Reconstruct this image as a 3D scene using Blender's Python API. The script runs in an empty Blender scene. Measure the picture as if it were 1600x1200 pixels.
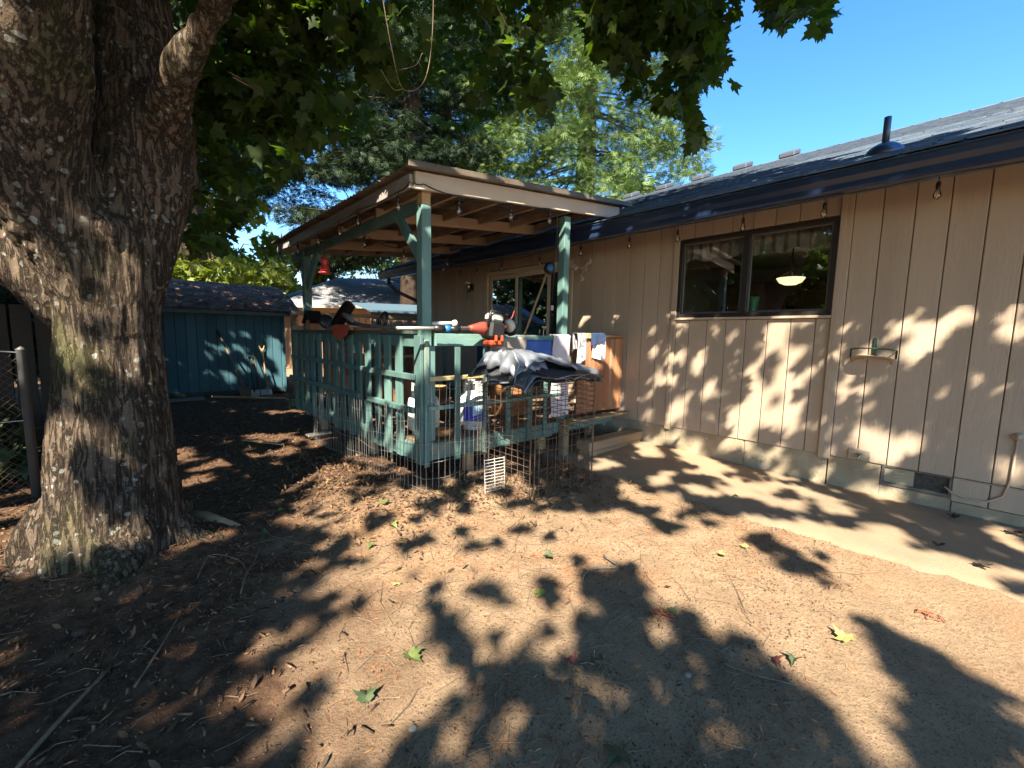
import bpy, bmesh, math, random
import numpy as np
from mathutils import Vector, Matrix
random.seed(7); RNG = np.random.default_rng(7)
SC = bpy.context.scene; COL = SC.collection
R = math.radians

# ------------------------------------------------------------------ camera, sky, sun, exposure
YAW, PITCH, ROLL, FPX, CAMZ = R(41.749), R(6.396), R(1.016), 678.7, 1.35
fw = Vector((math.sin(YAW)*math.cos(PITCH), math.cos(YAW)*math.cos(PITCH), -math.sin(PITCH)))
rt = Vector((math.cos(YAW), -math.sin(YAW), 0)); up = rt.cross(fw)
rt2 = rt*math.cos(ROLL)+up*math.sin(ROLL); up2 = -rt*math.sin(ROLL)+up*math.cos(ROLL)
cd = bpy.data.cameras.new('camera'); cam = bpy.data.objects.new('camera', cd); COL.objects.link(cam)
cd.sensor_width = 36; cd.lens = FPX/1600*36; cd.clip_start = .05; cd.clip_end = 500
M = Matrix((rt2, up2, -fw)).transposed().to_4x4(); M.translation = (0, 0, CAMZ); cam.matrix_world = M
SC.camera = cam
AZ, EL = R(49), R(43)                       # light travels towards AZ (from +Y towards +X), sun height EL
LD = Vector((math.sin(AZ)*math.cos(EL), math.cos(AZ)*math.cos(EL), -math.sin(EL)))
KX, KY = math.sin(AZ)/math.tan(EL), math.cos(AZ)/math.tan(EL)
w = bpy.data.worlds.new('World'); SC.world = w; w.use_nodes = True
nt = w.node_tree; bg = nt.nodes['Background']
sky = nt.nodes.new('ShaderNodeTexSky'); sky.sky_type = 'NISHITA'; sky.sun_disc = False
sky.sun_elevation = EL; sky.sun_rotation = AZ+math.pi; sky.air_density = 1.0; sky.dust_density = .2; sky.ozone_density = 3.5
hs = nt.nodes.new('ShaderNodeHueSaturation'); hs.inputs['Saturation'].default_value = 1.25; hs.inputs['Value'].default_value = .61
nt.links.new(sky.outputs[0], hs.inputs['Color']); nt.links.new(hs.outputs[0], bg.inputs[0]); bg.inputs[1].default_value = .15
sd = bpy.data.lights.new('sun', 'SUN'); so = bpy.data.objects.new('sun', sd); COL.objects.link(so)
sd.energy = 4.4; sd.angle = R(.53); sd.color = (1, .90, .71)
so.rotation_euler = LD.to_track_quat('-Z', 'Y').to_euler(); so.location = (-6, -6, 12)
SC.view_settings.view_transform = 'Standard'; SC.view_settings.look = 'None'
SC.view_settings.exposure = 2.1; SC.view_settings.gamma = 1; SC.view_settings.use_curve_mapping = False
SC.render.engine = 'CYCLES'
SC.cycles.max_bounces = 8; SC.cycles.diffuse_bounces = 6; SC.cycles.transparent_max_bounces = 16; SC.cycles.caustics_reflective = False

# ------------------------------------------------------------------ numpy noise
def _h(i, j, k, s):
    n = (i*374761393+j*668265263+k*2147483647+s*974634777) & 0xffffffff
    n = ((n ^ (n >> 13))*1274126177) & 0xffffffff
    return ((n ^ (n >> 16)) & 0xffff)/65535.
def vnoise(x, y, z=0, s=0):
    x, y, z = [np.asarray(a, float) for a in np.broadcast_arrays(x, y, z)]
    i, j, k = [np.floor(a).astype(np.int64) for a in (x, y, z)]
    u, v, t = x-i, y-j, z-k
    u, v, t = [a*a*(3-2*a) for a in (u, v, t)]
    r = 0
    for a in (0, 1):
        for b in (0, 1):
            for c in (0, 1):
                r = r+_h(i+a, j+b, k+c, s)*(u if a else 1-u)*(v if b else 1-v)*(t if c else 1-t)
    return r
def fbm(x, y, z=0, s=0, o=3):
    r, a, n = 0, 1, 0
    for q in range(o):
        r = r+a*vnoise(np.asarray(x)*2**q, np.asarray(y)*2**q, np.asarray(z)*2**q, s+q*7); n += a; a *= .5
    return r/n

# ------------------------------------------------------------------ materials
def mat(name, base, rough=.8, noise=None, dark=None, bump=0., bscale=60., metal=0., stretch=(1, 1, 1), rand=0.,
        spots=None, trans=0., emit=None, attr=False, spec=.4, wear=None):
    m = bpy.data.materials.new(name); m.use_nodes = True; t = m.node_tree; N = t.nodes; Lk = t.links
    p = N['Principled BSDF']; p.inputs['Roughness'].default_value = rough; p.inputs['Metallic'].default_value = metal
    p.inputs['Specular IOR Level'].default_value = spec
    tc = N.new('ShaderNodeTexCoord'); mp = N.new('ShaderNodeMapping'); mp.inputs['Scale'].default_value = stretch
    Lk.new(tc.outputs['Object'], mp.inputs[0])
    oi = N.new('ShaderNodeObjectInfo')
    ad = N.new('ShaderNodeVectorMath'); ad.operation = 'ADD'; Lk.new(mp.outputs[0], ad.inputs[0])
    sc = N.new('ShaderNodeMath'); sc.operation = 'MULTIPLY'; sc.inputs[1].default_value = 37.; Lk.new(oi.outputs['Random'], sc.inputs[0])
    Lk.new(sc.outputs[0], ad.inputs[1]); V = ad.outputs[0]
    col = None
    def rgb(c):
        n = N.new('ShaderNodeRGB'); n.outputs[0].default_value = (*c, 1); return n.outputs[0]
    def mix(f, a, b, bt='MIX'):
        n = N.new('ShaderNodeMix'); n.data_type = 'RGBA'; n.blend_type = bt
        if isinstance(f, (int, float)): n.inputs[0].default_value = f
        else: Lk.new(f, n.inputs[0])
        Lk.new(a, n.inputs[6]); Lk.new(b, n.inputs[7]); return n.outputs[2]
    def nz(scale, detail=5, lo=.35, hi=.65):
        n = N.new('ShaderNodeTexNoise'); n.inputs['Scale'].default_value = scale; n.inputs['Detail'].default_value = detail
        n.inputs['Roughness'].default_value = .62
        Lk.new(V, n.inputs['Vector']); r = N.new('ShaderNodeMapRange'); r.inputs[1].default_value = lo; r.inputs[2].default_value = hi
        Lk.new(n.outputs[0], r.inputs[0]); return r.outputs[0], n.outputs[0]
    col = rgb(base)
    if attr:
        a = N.new('ShaderNodeAttribute'); a.attribute_name = 'tint'; col = mix(a.outputs['Fac'], rgb(base), rgb(dark))
    elif dark:
        f, _ = nz(noise or 5); col = mix(f, rgb(base), rgb(dark))
    if wear:                                     # worn patches: (colour, scale, lo, hi)
        f, _ = nz(wear[1], 6, wear[2], wear[3]); col = mix(f, col, rgb(wear[0]))
    if spots:                                    # (colour, scale, radius)
        v = N.new('ShaderNodeTexVoronoi'); v.inputs['Scale'].default_value = spots[1]; Lk.new(tc.outputs['Object'], v.inputs['Vector'])
        r = N.new('ShaderNodeMapRange'); r.inputs[1].default_value = spots[2]; r.inputs[2].default_value = spots[2]*.7
        Lk.new(v.outputs['Distance'], r.inputs[0])
        f2, _ = nz(3.0, 3, .48, .62)
        mu = N.new('ShaderNodeMath'); mu.operation = 'MULTIPLY'; Lk.new(r.outputs[0], mu.inputs[0]); Lk.new(f2, mu.inputs[1])
        col = mix(mu.outputs[0], col, rgb(spots[0]))
    if rand:
        h = N.new('ShaderNodeHueSaturation'); r = N.new('ShaderNodeMapRange'); r.inputs[3].default_value = 1-rand; r.inputs[4].default_value = 1+rand
        Lk.new(oi.outputs['Random'], r.inputs[0]); Lk.new(r.outputs[0], h.inputs['Value']); Lk.new(col, h.inputs['Color']); col = h.outputs[0]
    Lk.new(col, p.inputs['Base Color'])
    if bump:
        _, n = nz(bscale, 6); b = N.new('ShaderNodeBump'); b.inputs['Strength'].default_value = 1; b.inputs['Distance'].default_value = bump
        Lk.new(n, b.inputs['Height']); Lk.new(b.outputs[0], p.inputs['Normal'])
    if emit:
        p.inputs['Emission Color'].default_value = (*emit[0], 1); p.inputs['Emission Strength'].default_value = emit[1]
    if trans:
        tr = N.new('ShaderNodeBsdfTranslucent'); ms = N.new('ShaderNodeMixShader'); ms.inputs[0].default_value = trans
        g = N.new('ShaderNodeMix'); g.data_type = 'RGBA'; g.blend_type = 'MULTIPLY'; g.inputs[0].default_value = 1
        Lk.new(col, g.inputs[6]); g.inputs[7].default_value = (1.7, 1.9, .5, 1); Lk.new(g.outputs[2], tr.inputs[0])
        Lk.new(p.outputs[0], ms.inputs[1]); Lk.new(tr.outputs[0], ms.inputs[2]); Lk.new(ms.outputs[0], N['Material Output'].inputs[0])
    return m
def glass(name, tint=(.8, .86, .84), add=.06):
    m = bpy.data.materials.new(name); m.use_nodes = True; t = m.node_tree; N = t.nodes; Lk = t.links
    N.remove(N['Principled BSDF'])
    a = N.new('ShaderNodeBsdfTransparent'); a.inputs[0].default_value = (*tint, 1); g = N.new('ShaderNodeBsdfGlossy'); g.inputs['Roughness'].default_value = .004
    f = N.new('ShaderNodeFresnel'); f.inputs[0].default_value = 1.6; ma = N.new('ShaderNodeMath'); ma.operation = 'ADD'; ma.inputs[1].default_value = add; ma.use_clamp = True
    Lk.new(f.outputs[0], ma.inputs[0]); s = N.new('ShaderNodeMixShader'); Lk.new(ma.outputs[0], s.inputs[0]); Lk.new(a.outputs[0], s.inputs[1]); Lk.new(g.outputs[0], s.inputs[2])
    Lk.new(s.outputs[0], N['Material Output'].inputs[0]); return m

MT = {}
MT['siding'] = mat('siding_paint', (.455, .355, .275), .75, 3, (.41, .32, .245), .004, 55, stretch=(1, 1, .12), rand=.05, wear=((.34, .27, .21), 2.2, .58, .9))
MT['trim'] = mat('trim_paint', (.46, .365, .28), .7, 4, (.40, .31, .235), .002, 60, stretch=(1, 1, .15), rand=.05)
MT['found'] = mat('foundation_stucco', (.40, .34, .25), .95, 4, (.28, .22, .15), .006, 40, wear=((.50, .47, .40), 7, .6, .75))
MT['gutter'] = mat('gutter_enamel', (.012, .028, .080), .25, 3, (.020, .036, .09), .0006, 40, spec=.5)
MT['shingle'] = mat('asphalt_shingle', (.06, .10, .165), .6, 6, (.14, .17, .215), .003, 220, rand=.35)
MT['green'] = mat('green_paint', (.12, .22, .205), .7, 5, (.08, .155, .15), .003, 50, stretch=(1, 1, .2), rand=.22, wear=((.22, .24, .19), 7, .60, .76))
MT['greenx'] = mat('green_paint_rail', (.14, .245, .225), .7, 5, (.095, .175, .165), .003, 50, stretch=(.2, .2, 1), rand=.2, wear=((.30, .27, .2), 6, .55, .70))
MT['greend'] = mat('dark_green_cap_paint', (.055, .09, .085), .6, 6, (.10, .11, .09), .002, 50, stretch=(1, .2, 1), rand=.1)
MT['shed'] = mat('shed_blue_green_paint', (.06, .15, .195), .7, 3, (.045, .12, .16), .002, 50, stretch=(1, 1, .2), rand=.12, wear=((.05, .11, .11), 3, .66, .8))
MT['rawwood'] = mat('raw_lumber', (.55, .38, .22), .75, 4, (.42, .27, .14), .002, 60, stretch=(.15, 1, 1), rand=.12)
MT['rafter'] = mat('rafter_lumber', (.46, .35, .26), .8, 4, (.32, .23, .16), .002, 60, stretch=(.12, 1, 1), rand=.15, wear=((.20, .12, .07), 9, .68, .74))
MT['white'] = mat('whitewashed_fascia', (.62, .54, .46), .75, 5, (.50, .42, .34), .002, 50, stretch=(.2, 1, 1), wear=((.36, .31, .24), 7, .62, .74))
MT['greyfascia'] = mat('grey_fascia', (.36, .33, .32), .75, 5, (.26, .23, .21), .002, 50, stretch=(1, .2, 1), wear=((.5, .47, .42), 6, .64, .7))
MT['cedar'] = mat('cedar_board', (.40, .19, .095), .75, 3, (.27, .12, .06), .003, 60, stretch=(1, 1, .1), rand=.25, wear=((.45, .36, .27), 2, .58, .7))
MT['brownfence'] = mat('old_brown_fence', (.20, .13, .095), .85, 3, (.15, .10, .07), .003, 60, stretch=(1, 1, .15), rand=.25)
MT['darkboard'] = mat('blackout_fence_board', (.045, .035, .028), .9, 3, (.03, .024, .02), .003, 60, stretch=(1, 1, .15), rand=.25)  # near-black boards for the added screen at the left
MT['deckwood'] = mat('deck_board_wood', (.20, .13, .085), .8, 4, (.12, .08, .05), .003, 50, stretch=(.15, 1, 1), rand=.3)
MT['stepwood'] = mat('weathered_step_wood', (.38, .27, .17), .85, 4, (.25, .17, .10), .006, 30, stretch=(.2, 1, 1), wear=((.12, .13, .06), 3, .60, .7))
MT['tin'] = mat('corrugated_metal', (.30, .26, .23), .45, 6, (.20, .15, .12), .001, 40, metal=.6, stretch=(.3, 1, 1), wear=((.12, .08, .06), 3, .55, .7))
def bark_mat():
    m = bpy.data.materials.new('maple_bark'); m.use_nodes = True; t = m.node_tree; N = t.nodes; Lk = t.links; p = N['Principled BSDF']
    p.inputs['Roughness'].default_value = .95; p.inputs['Specular IOR Level'].default_value = .15
    tc = N.new('ShaderNodeTexCoord')
    def mp(sx, sy, sz):
        q = N.new('ShaderNodeMapping'); q.inputs['Scale'].default_value = (sx, sy, sz); Lk.new(tc.outputs['Object'], q.inputs[0]); return q.outputs[0]
    def nz(v, s, d=5, r=.6, dist=0.):
        n = N.new('ShaderNodeTexNoise'); n.inputs['Scale'].default_value = s; n.inputs['Detail'].default_value = d; n.inputs['Roughness'].default_value = r; n.inputs['Distortion'].default_value = dist
        Lk.new(v, n.inputs['Vector']); return n.outputs[0]
    def mr(v, a, b, c=0., d=1.):
        r = N.new('ShaderNodeMapRange'); r.inputs[1].default_value = a; r.inputs[2].default_value = b; r.inputs[3].default_value = c; r.inputs[4].default_value = d; Lk.new(v, r.inputs[0]); return r.outputs[0]
    def mth(op, a, b):
        r = N.new('ShaderNodeMath'); r.operation = op
        for i, q in enumerate((a, b)):
            if isinstance(q, (int, float)): r.inputs[i].default_value = q
            else: Lk.new(q, r.inputs[i])
        return r.outputs[0]
    def mix(f, a, b):
        n = N.new('ShaderNodeMix'); n.data_type = 'RGBA'; Lk.new(f, n.inputs[0])
        for i, q in ((6, a), (7, b)):
            if isinstance(q, tuple): n.inputs[i].default_value = (*q, 1)
            else: Lk.new(q, n.inputs[i])
        return n.outputs[2]
    rg = mth('MULTIPLY', mth('ABSOLUTE', mth('SUBTRACT', nz(mp(1, 1, .12), 24, 6, .7, .25), .5), 0), 9.)      # dark cracks between plates
    crk = mr(rg, .0, .55)
    col = mix(mr(nz(mp(1, 1, .4), 9, 5), .35, .65), (.150, .108, .078), (.095, .070, .052))
    col = mix(crk, (.042, .030, .023), col)
    col = mix(mth('MULTIPLY', mr(nz(mp(1, 1, .7), 2.2, 4), .52, .70), .7), col, (.075, .078, .030))
    col = mix(mr(nz(mp(1, 1, 1), 70, 3), .60, .72), col, (.24, .20, .16))
    v = N.new('ShaderNodeTexVoronoi'); v.inputs['Scale'].default_value = 24; v.inputs['Randomness'].default_value = 1
    dv = N.new('ShaderNodeVectorMath'); dv.operation = 'ADD'; nn = N.new('ShaderNodeTexNoise'); nn.inputs['Scale'].default_value = 14; Lk.new(tc.outputs['Object'], nn.inputs['Vector']); ms = N.new('ShaderNodeVectorMath'); ms.operation = 'SCALE'; ms.inputs[3].default_value = .06
    Lk.new(nn.outputs[1], ms.inputs[0]); Lk.new(tc.outputs['Object'], dv.inputs[0]); Lk.new(ms.outputs[0], dv.inputs[1]); Lk.new(dv.outputs[0], v.inputs['Vector'])
    sep = N.new('ShaderNodeSeparateColor'); Lk.new(v.outputs['Color'], sep.inputs[0])
    rad_ = mth('MULTIPLY', mth('MAXIMUM', mth('SUBTRACT', sep.outputs[0], .30), 0), .6)
    sp = mr(mth('SUBTRACT', rad_, v.outputs['Distance']), 0., .05)
    sp = mth('MULTIPLY', sp, mr(nz(mp(1, 1, 1), 3.1, 3), .44, .56))
    col = mix(mth('MULTIPLY', sp, .8), col, (.36, .36, .32))
    Lk.new(col, p.inputs['Base Color'])
    h = mth('ADD', mth('MULTIPLY', crk, 1.), mth('MULTIPLY', nz(mp(1, 1, .5), 60, 6, .7), .9))
    b = N.new('ShaderNodeBump'); b.inputs['Distance'].default_value = .012; Lk.new(h, b.inputs['Height']); Lk.new(b.outputs[0], p.inputs['Normal']); return m
MT['bark'] = bark_mat()
MT['firbark'] = mat('conifer_bark', (.13, .09, .065), .95, 5, (.07, .05, .04), .03, 12, stretch=(1, 1, .3))
MT['twig'] = mat('twig_bark', (.22, .16, .11), .9, 30, (.13, .09, .06), .001, 90)
MT['leaf'] = mat('maple_leaf_green', (.028, .056, .014), .5, attr=True, dark=(.10, .15, .028), trans=.5, spec=.35)
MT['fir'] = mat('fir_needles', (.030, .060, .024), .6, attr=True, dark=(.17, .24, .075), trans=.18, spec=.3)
MT['firshade'] = mat('shaded_fir_needles', (.013, .028, .014), .6, attr=True, dark=(.06, .09, .034), trans=.1, spec=.3)  # darker copy of the fir needles, standing in for the maple's shade
MT['yleaf'] = mat('yellow_green_leaves', (.14, .20, .045), .6, attr=True, dark=(.33, .35, .09), trans=.35, spec=.3)
MT['oleaf'] = mat('autumn_leaves', (.13, .16, .03), .6, attr=True, dark=(.36, .22, .06), trans=.3, spec=.3)
MT['hedge'] = mat('dark_hedge_leaves', (.015, .032, .012), .5, attr=True, dark=(.04, .07, .02), trans=.1)
MT['dry'] = mat('dry_leaf', (.07, .045, .030), .85, attr=True, dark=(.27, .155, .085), trans=.1)
MT['chips'] = mat('bark_mulch', (.062, .036, .025), .9, attr=True, dark=(.33, .19, .11))
MT['samara'] = mat('maple_seed', (.30, .10, .05), .7, attr=True, dark=(.48, .22, .10), trans=.1)
MT['stone'] = mat('pale_stone', (.13, .12, .105), .85, 9, (.22, .20, .17), .002, 60)
MT['black'] = mat('black_plastic', (.014, .014, .016), .4, spec=.5)
MT['darkin'] = mat('dark_interior', (.045, .042, .038), .9)
MT['orange'] = mat('orange_plastic', (.45, .07, .025), .5)
MT['redp'] = mat('dull_red_plastic', (.26, .05, .035), .5)
MT['bluep'] = mat('blue_plastic', (.02, .16, .42), .4)
MT['white_p'] = mat('white_enamel', (.70, .70, .68), .35, 6, (.60, .58, .54), spots=None)
MT['label'] = mat('blue_label', (.03, .05, .45), .4)
MT['label2'] = mat('light_label', (.35, .55, .8), .4)
MT['steel'] = mat('galvanised_wire', (.38, .37, .35), .45, metal=.8)
MT['rust'] = mat('rusty_wire', (.13, .085, .06), .7, metal=.3)
MT['towel'] = mat('pale_towel', (.66, .60, .66), .95, 7, (.56, .50, .56), .003, 260)
MT['navy'] = mat('navy_cloth', (.03, .055, .13), .9, bump=.002, bscale=200)
MT['greycloth'] = mat('grey_printed_cloth', (.45, .45, .48), .9, 14, (.12, .12, .15), .002, 200)
MT['bluecloth'] = mat('blue_tarpaulin', (.03, .11, .42), .5, 8, (.05, .14, .45), .002, 60)
MT['khaki'] = mat('khaki_sack', (.28, .22, .16), .7, 8, (.40, .36, .33), .003, 60)
MT['silver'] = mat('silver_tarpaulin', (.27, .29, .34), .30, 7, (.16, .175, .21), .004, 18, metal=.35, spec=.6)
MT['blacktarp'] = mat('black_tarpaulin', (.035, .036, .042), .28, bump=.004, bscale=22, spec=.6)
MT['beige'] = mat('beige_vinyl', (.52, .43, .32), .5)
MT['frame'] = mat('dark_window_frame', (.025, .022, .022), .4)
MT['glass'] = glass('window_glass', (.8, .86, .84), .15); MT['bulb'] = glass('bulb_glass', (.95, .92, .86), .10)
MT['card'] = mat('brown_box_board', (.42, .21, .09), .8, 5, (.32, .15, .06))
MT['feeder'] = mat('red_feeder_plastic', (.55, .05, .05), .3, spec=.6)
MT['lamp'] = mat('lit_lamp_glass', (.8, .75, .5), .5, emit=((1, .84, .45), .5))
MT['green_v'] = mat('green_glaze', (.07, .26, .09), .3)
MT['terracotta'] = mat('coco_liner', (.45, .36, .26), .9, 20, (.30, .22, .15), .003, 90)
MT['taupe'] = mat('taupe_plastic', (.42, .36, .30), .5)
MT['nroof'] = mat('pale_grey_shingle', (.30, .30, .31), .9, 12, (.24, .24, .25), .003, 80)
MT['nwall'] = mat('tan_house_wall', (.42, .26, .16), .85, 3, (.36, .22, .13))
MT['cream'] = mat('cream_trim', (.68, .60, .46), .6)
MT['metalroof'] = mat('blue_metal_roof', (.20, .32, .42), .35, metal=.5)
MT['grip'] = mat('green_handle', (.015, .045, .035), .5)
MT['woodh'] = mat('pale_wood_handle', (.48, .33, .18), .6, 4, (.30, .18, .09), stretch=(1, 1, .2))

# ------------------------------------------------------------------ mesh helpers
def wt(o):
    v = Vector((0, 0, 0))
    while o: v = v+o.location; o = o.parent
    return v
def put(o, parent, loc=(0, 0, 0)):
    # parents are never rotated: a child's world place is the sum of the locations
    if parent: o.parent = parent
    o.location = Vector(loc)-wt(parent)
class MB:
    def __init__(s): s.v = []; s.f = []
    def add(s, v, f, M=None):
        n = len(s.v)
        s.v += [tuple(M @ Vector(q)) for q in v] if M else [tuple(q) for q in v]
        s.f += [tuple(i+n for i in q) for q in f]; return s
    def box(s, x0, x1, y0, y1, z0, z1, c=.003, M=None):
        c = min(c, abs(x1-x0)*.3, abs(y1-y0)*.3, abs(z1-z0)*.3)
        lo = (x0, y0, z0); hi = (x1, y1, z1); V = []
        for k in range(8):
            b = (k & 1, k >> 1 & 1, k >> 2 & 1)
            for a in range(3):
                V.append(tuple((hi[i] if b[i] else lo[i])+(0 if i == a else (-c if b[i] else c)) for i in range(3)))
        F = []; I = lambda k, a: k*3+a
        for a in range(3):
            p, q = [i for i in range(3) if i != a]
            for sgn in (0, 1):
                o = [(sgn << a) | (i << p) | (j << q) for i, j in ((0, 0), (1, 0), (1, 1), (0, 1))]
                F.append([I(k, a) for k in o])
            for i in (0, 1):
                for j in (0, 1):
                    k0 = (i << p) | (j << q); k1 = k0 | (1 << a)
                    F.append([I(k0, p), I(k1, p), I(k1, q), I(k0, q)])
        for k in range(8): F.append([I(k, 0), I(k, 1), I(k, 2)])
        return s.add(V, F, M)
    def beam(s, p0, p1, w, h, c=.003, upv=(0, 0, 1)):
        p0, p1 = Vector(p0), Vector(p1); d = (p1-p0); L = d.length; d.normalize()
        u = Vector(upv)
        if abs(d.dot(u)) > .98: u = Vector((0, 1, 0))
        sd_ = d.cross(u).normalized(); u = sd_.cross(d)
        M = Matrix((d, sd_, u)).transposed().to_4x4(); M.translation = p0
        return s.box(0, L, -w/2, w/2, -h/2, h/2, c, M)
    def tube(s, P, r, n=6, cap=True):
        P = [Vector(q) for q in P]; m = len(P)
        if not hasattr(r, '__len__'): r = [r]*m
        d0 = (P[1]-P[0]).normalized(); ref = Vector((0, 0, 1)) if abs(d0.z) < .9 else Vector((1, 0, 0))
        u = d0.cross(ref).normalized(); V = []
        for i in range(m):
            d = (P[min(i+1, m-1)]-P[max(i-1, 0)]).normalized()
            u = (u-d*u.dot(d)).normalized(); b = d.cross(u)
            for k in range(n):
                a = 2*math.pi*k/n; V.append(P[i]+(u*math.cos(a)+b*math.sin(a))*r[i])
        F = [(i*n+k, i*n+(k+1) % n, (i+1)*n+(k+1) % n, (i+1)*n+k) for i in range(m-1) for k in range(n)]
        if cap: F += [tuple(range(n))[::-1], tuple((m-1)*n+k for k in range(n))]
        return s.add(V, F)
    def lathe(s, prof, c=(0, 0, 0), n=16, M=None):
        V = []; c = Vector(c)
        for r, z in prof:
            for k in range(n):
                a = 2*math.pi*k/n; V.append(c+Vector((max(r, .0004)*math.cos(a), max(r, .0004)*math.sin(a), z)))
        m = len(prof)
        F = [(i*n+k, i*n+(k+1) % n, (i+1)*n+(k+1) % n, (i+1)*n+k) for i in range(m-1) for k in range(n)]
        F += [tuple(range(n))[::-1], tuple((m-1)*n+k for k in range(n))]
        return s.add(V, F, M)
    def sheet(s, fn, nu, nv, th=0.):
        V = [tuple(fn(i/(nu-1), j/(nv-1))) for j in range(nv) for i in range(nu)]
        F = [(j*nu+i, j*nu+i+1, (j+1)*nu+i+1, (j+1)*nu+i) for j in range(nv-1) for i in range(nu-1)]
        return s.add(V, F)
    def build(s, name, m, parent=None, smooth=False, fix=True, solid=0.):
        me = bpy.data.meshes.new(name); me.from_pydata(s.v, [], s.f)
        if fix:
            b = bmesh.new(); b.from_mesh(me); bmesh.ops.recalc_face_normals(b, faces=b.faces); b.to_mesh(me); b.free()
        me.materials.append(MT[m] if isinstance(m, str) else m)
        if smooth: me.polygons.foreach_set('use_smooth', [True]*len(me.polygons))
        o = bpy.data.objects.new(name, me); COL.objects.link(o)
        put(o, parent)
        if solid:
            q = o.modifiers.new('thickness', 'SOLIDIFY'); q.thickness = solid; q.offset = 0
        return o
def npmesh(name, V, F, m, parent=None, tint=None, smooth=False):
    """V (n,3), F (k,3|4) arrays -> one object"""
    me = bpy.data.meshes.new(name); V = np.asarray(V, np.float32); F = np.asarray(F, np.int32); k = F.shape[1]
    me.vertices.add(len(V)); me.vertices.foreach_set('co', V.ravel())
    me.loops.add(F.size); me.loops.foreach_set('vertex_index', F.ravel())
    me.polygons.add(len(F)); me.polygons.foreach_set('loop_start', np.arange(0, F.size, k, dtype=np.int32))
    me.polygons.foreach_set('loop_total', np.full(len(F), k, np.int32))
    if smooth: me.polygons.foreach_set('use_smooth', np.ones(len(F), bool))
    me.update(calc_edges=True); me.validate()
    if tint is not None:
        a = me.attributes.new('tint', 'FLOAT', 'POINT'); a.data.foreach_set('value', np.asarray(tint, np.float32))
    me.materials.append(MT[m] if isinstance(m, str) else m)
    o = bpy.data.objects.new(name, me); COL.objects.link(o)
    put(o, parent)
    return o
def scatter(tv, tf, P, Rm, S, tint=None):
    """template verts (t,3), faces (f,k) at positions P (n,3), rotations Rm (n,3,3), scales S (n,) or (n,3)"""
    n, t = len(P), len(tv); S = np.asarray(S, float)
    S = S[:, None] if S.ndim == 1 else S
    loc = tv[None]*S[:, None, :]
    V = np.einsum('nij,ntj->nti', Rm, loc)+P[:, None]
    F = tf[None]+(np.arange(n)*t)[:, None, None]
    T = None if tint is None else np.repeat(tint, t)
    return V.reshape(-1, 3), F.reshape(-1, tf.shape[1]), T
def rots(n, normal=None, spread=1., rng=RNG, ydir=None):
    """random rotation matrices; local z near `normal`, local y near ydir or random"""
    z = rng.normal(size=(n, 3))*spread
    if normal is not None: z = z+np.asarray(normal)
    z /= np.linalg.norm(z, axis=1)[:, None]
    y = rng.normal(size=(n, 3))
    if ydir is not None: y = y*.5+np.asarray(ydir)
    y -= z*(y*z).sum(1)[:, None]; y /= np.linalg.norm(y, axis=1)[:, None]
    x = np.cross(y, z); return np.stack([x, y, z], -1)
def tag(o, label=None, cat=None, group=None, kind=None):
    if label: o['label'] = label
    if cat: o['category'] = cat
    if group: o['group'] = group
    if kind: o['kind'] = kind
    return o
def thing(name, label, cat, loc=(0, 0, 0), group=None):
    o = bpy.data.objects.new(name, None); o.empty_display_size = .1; COL.objects.link(o); o.location = loc
    return tag(o, label, cat, group)
def inst(name, me, parent, loc=(0, 0, 0), rot=(0, 0, 0), sc=(1, 1, 1)):
    o = bpy.data.objects.new(name, me); COL.objects.link(o); o.rotation_euler = rot; o.scale = sc
    put(o, parent, loc)
    return o

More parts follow.
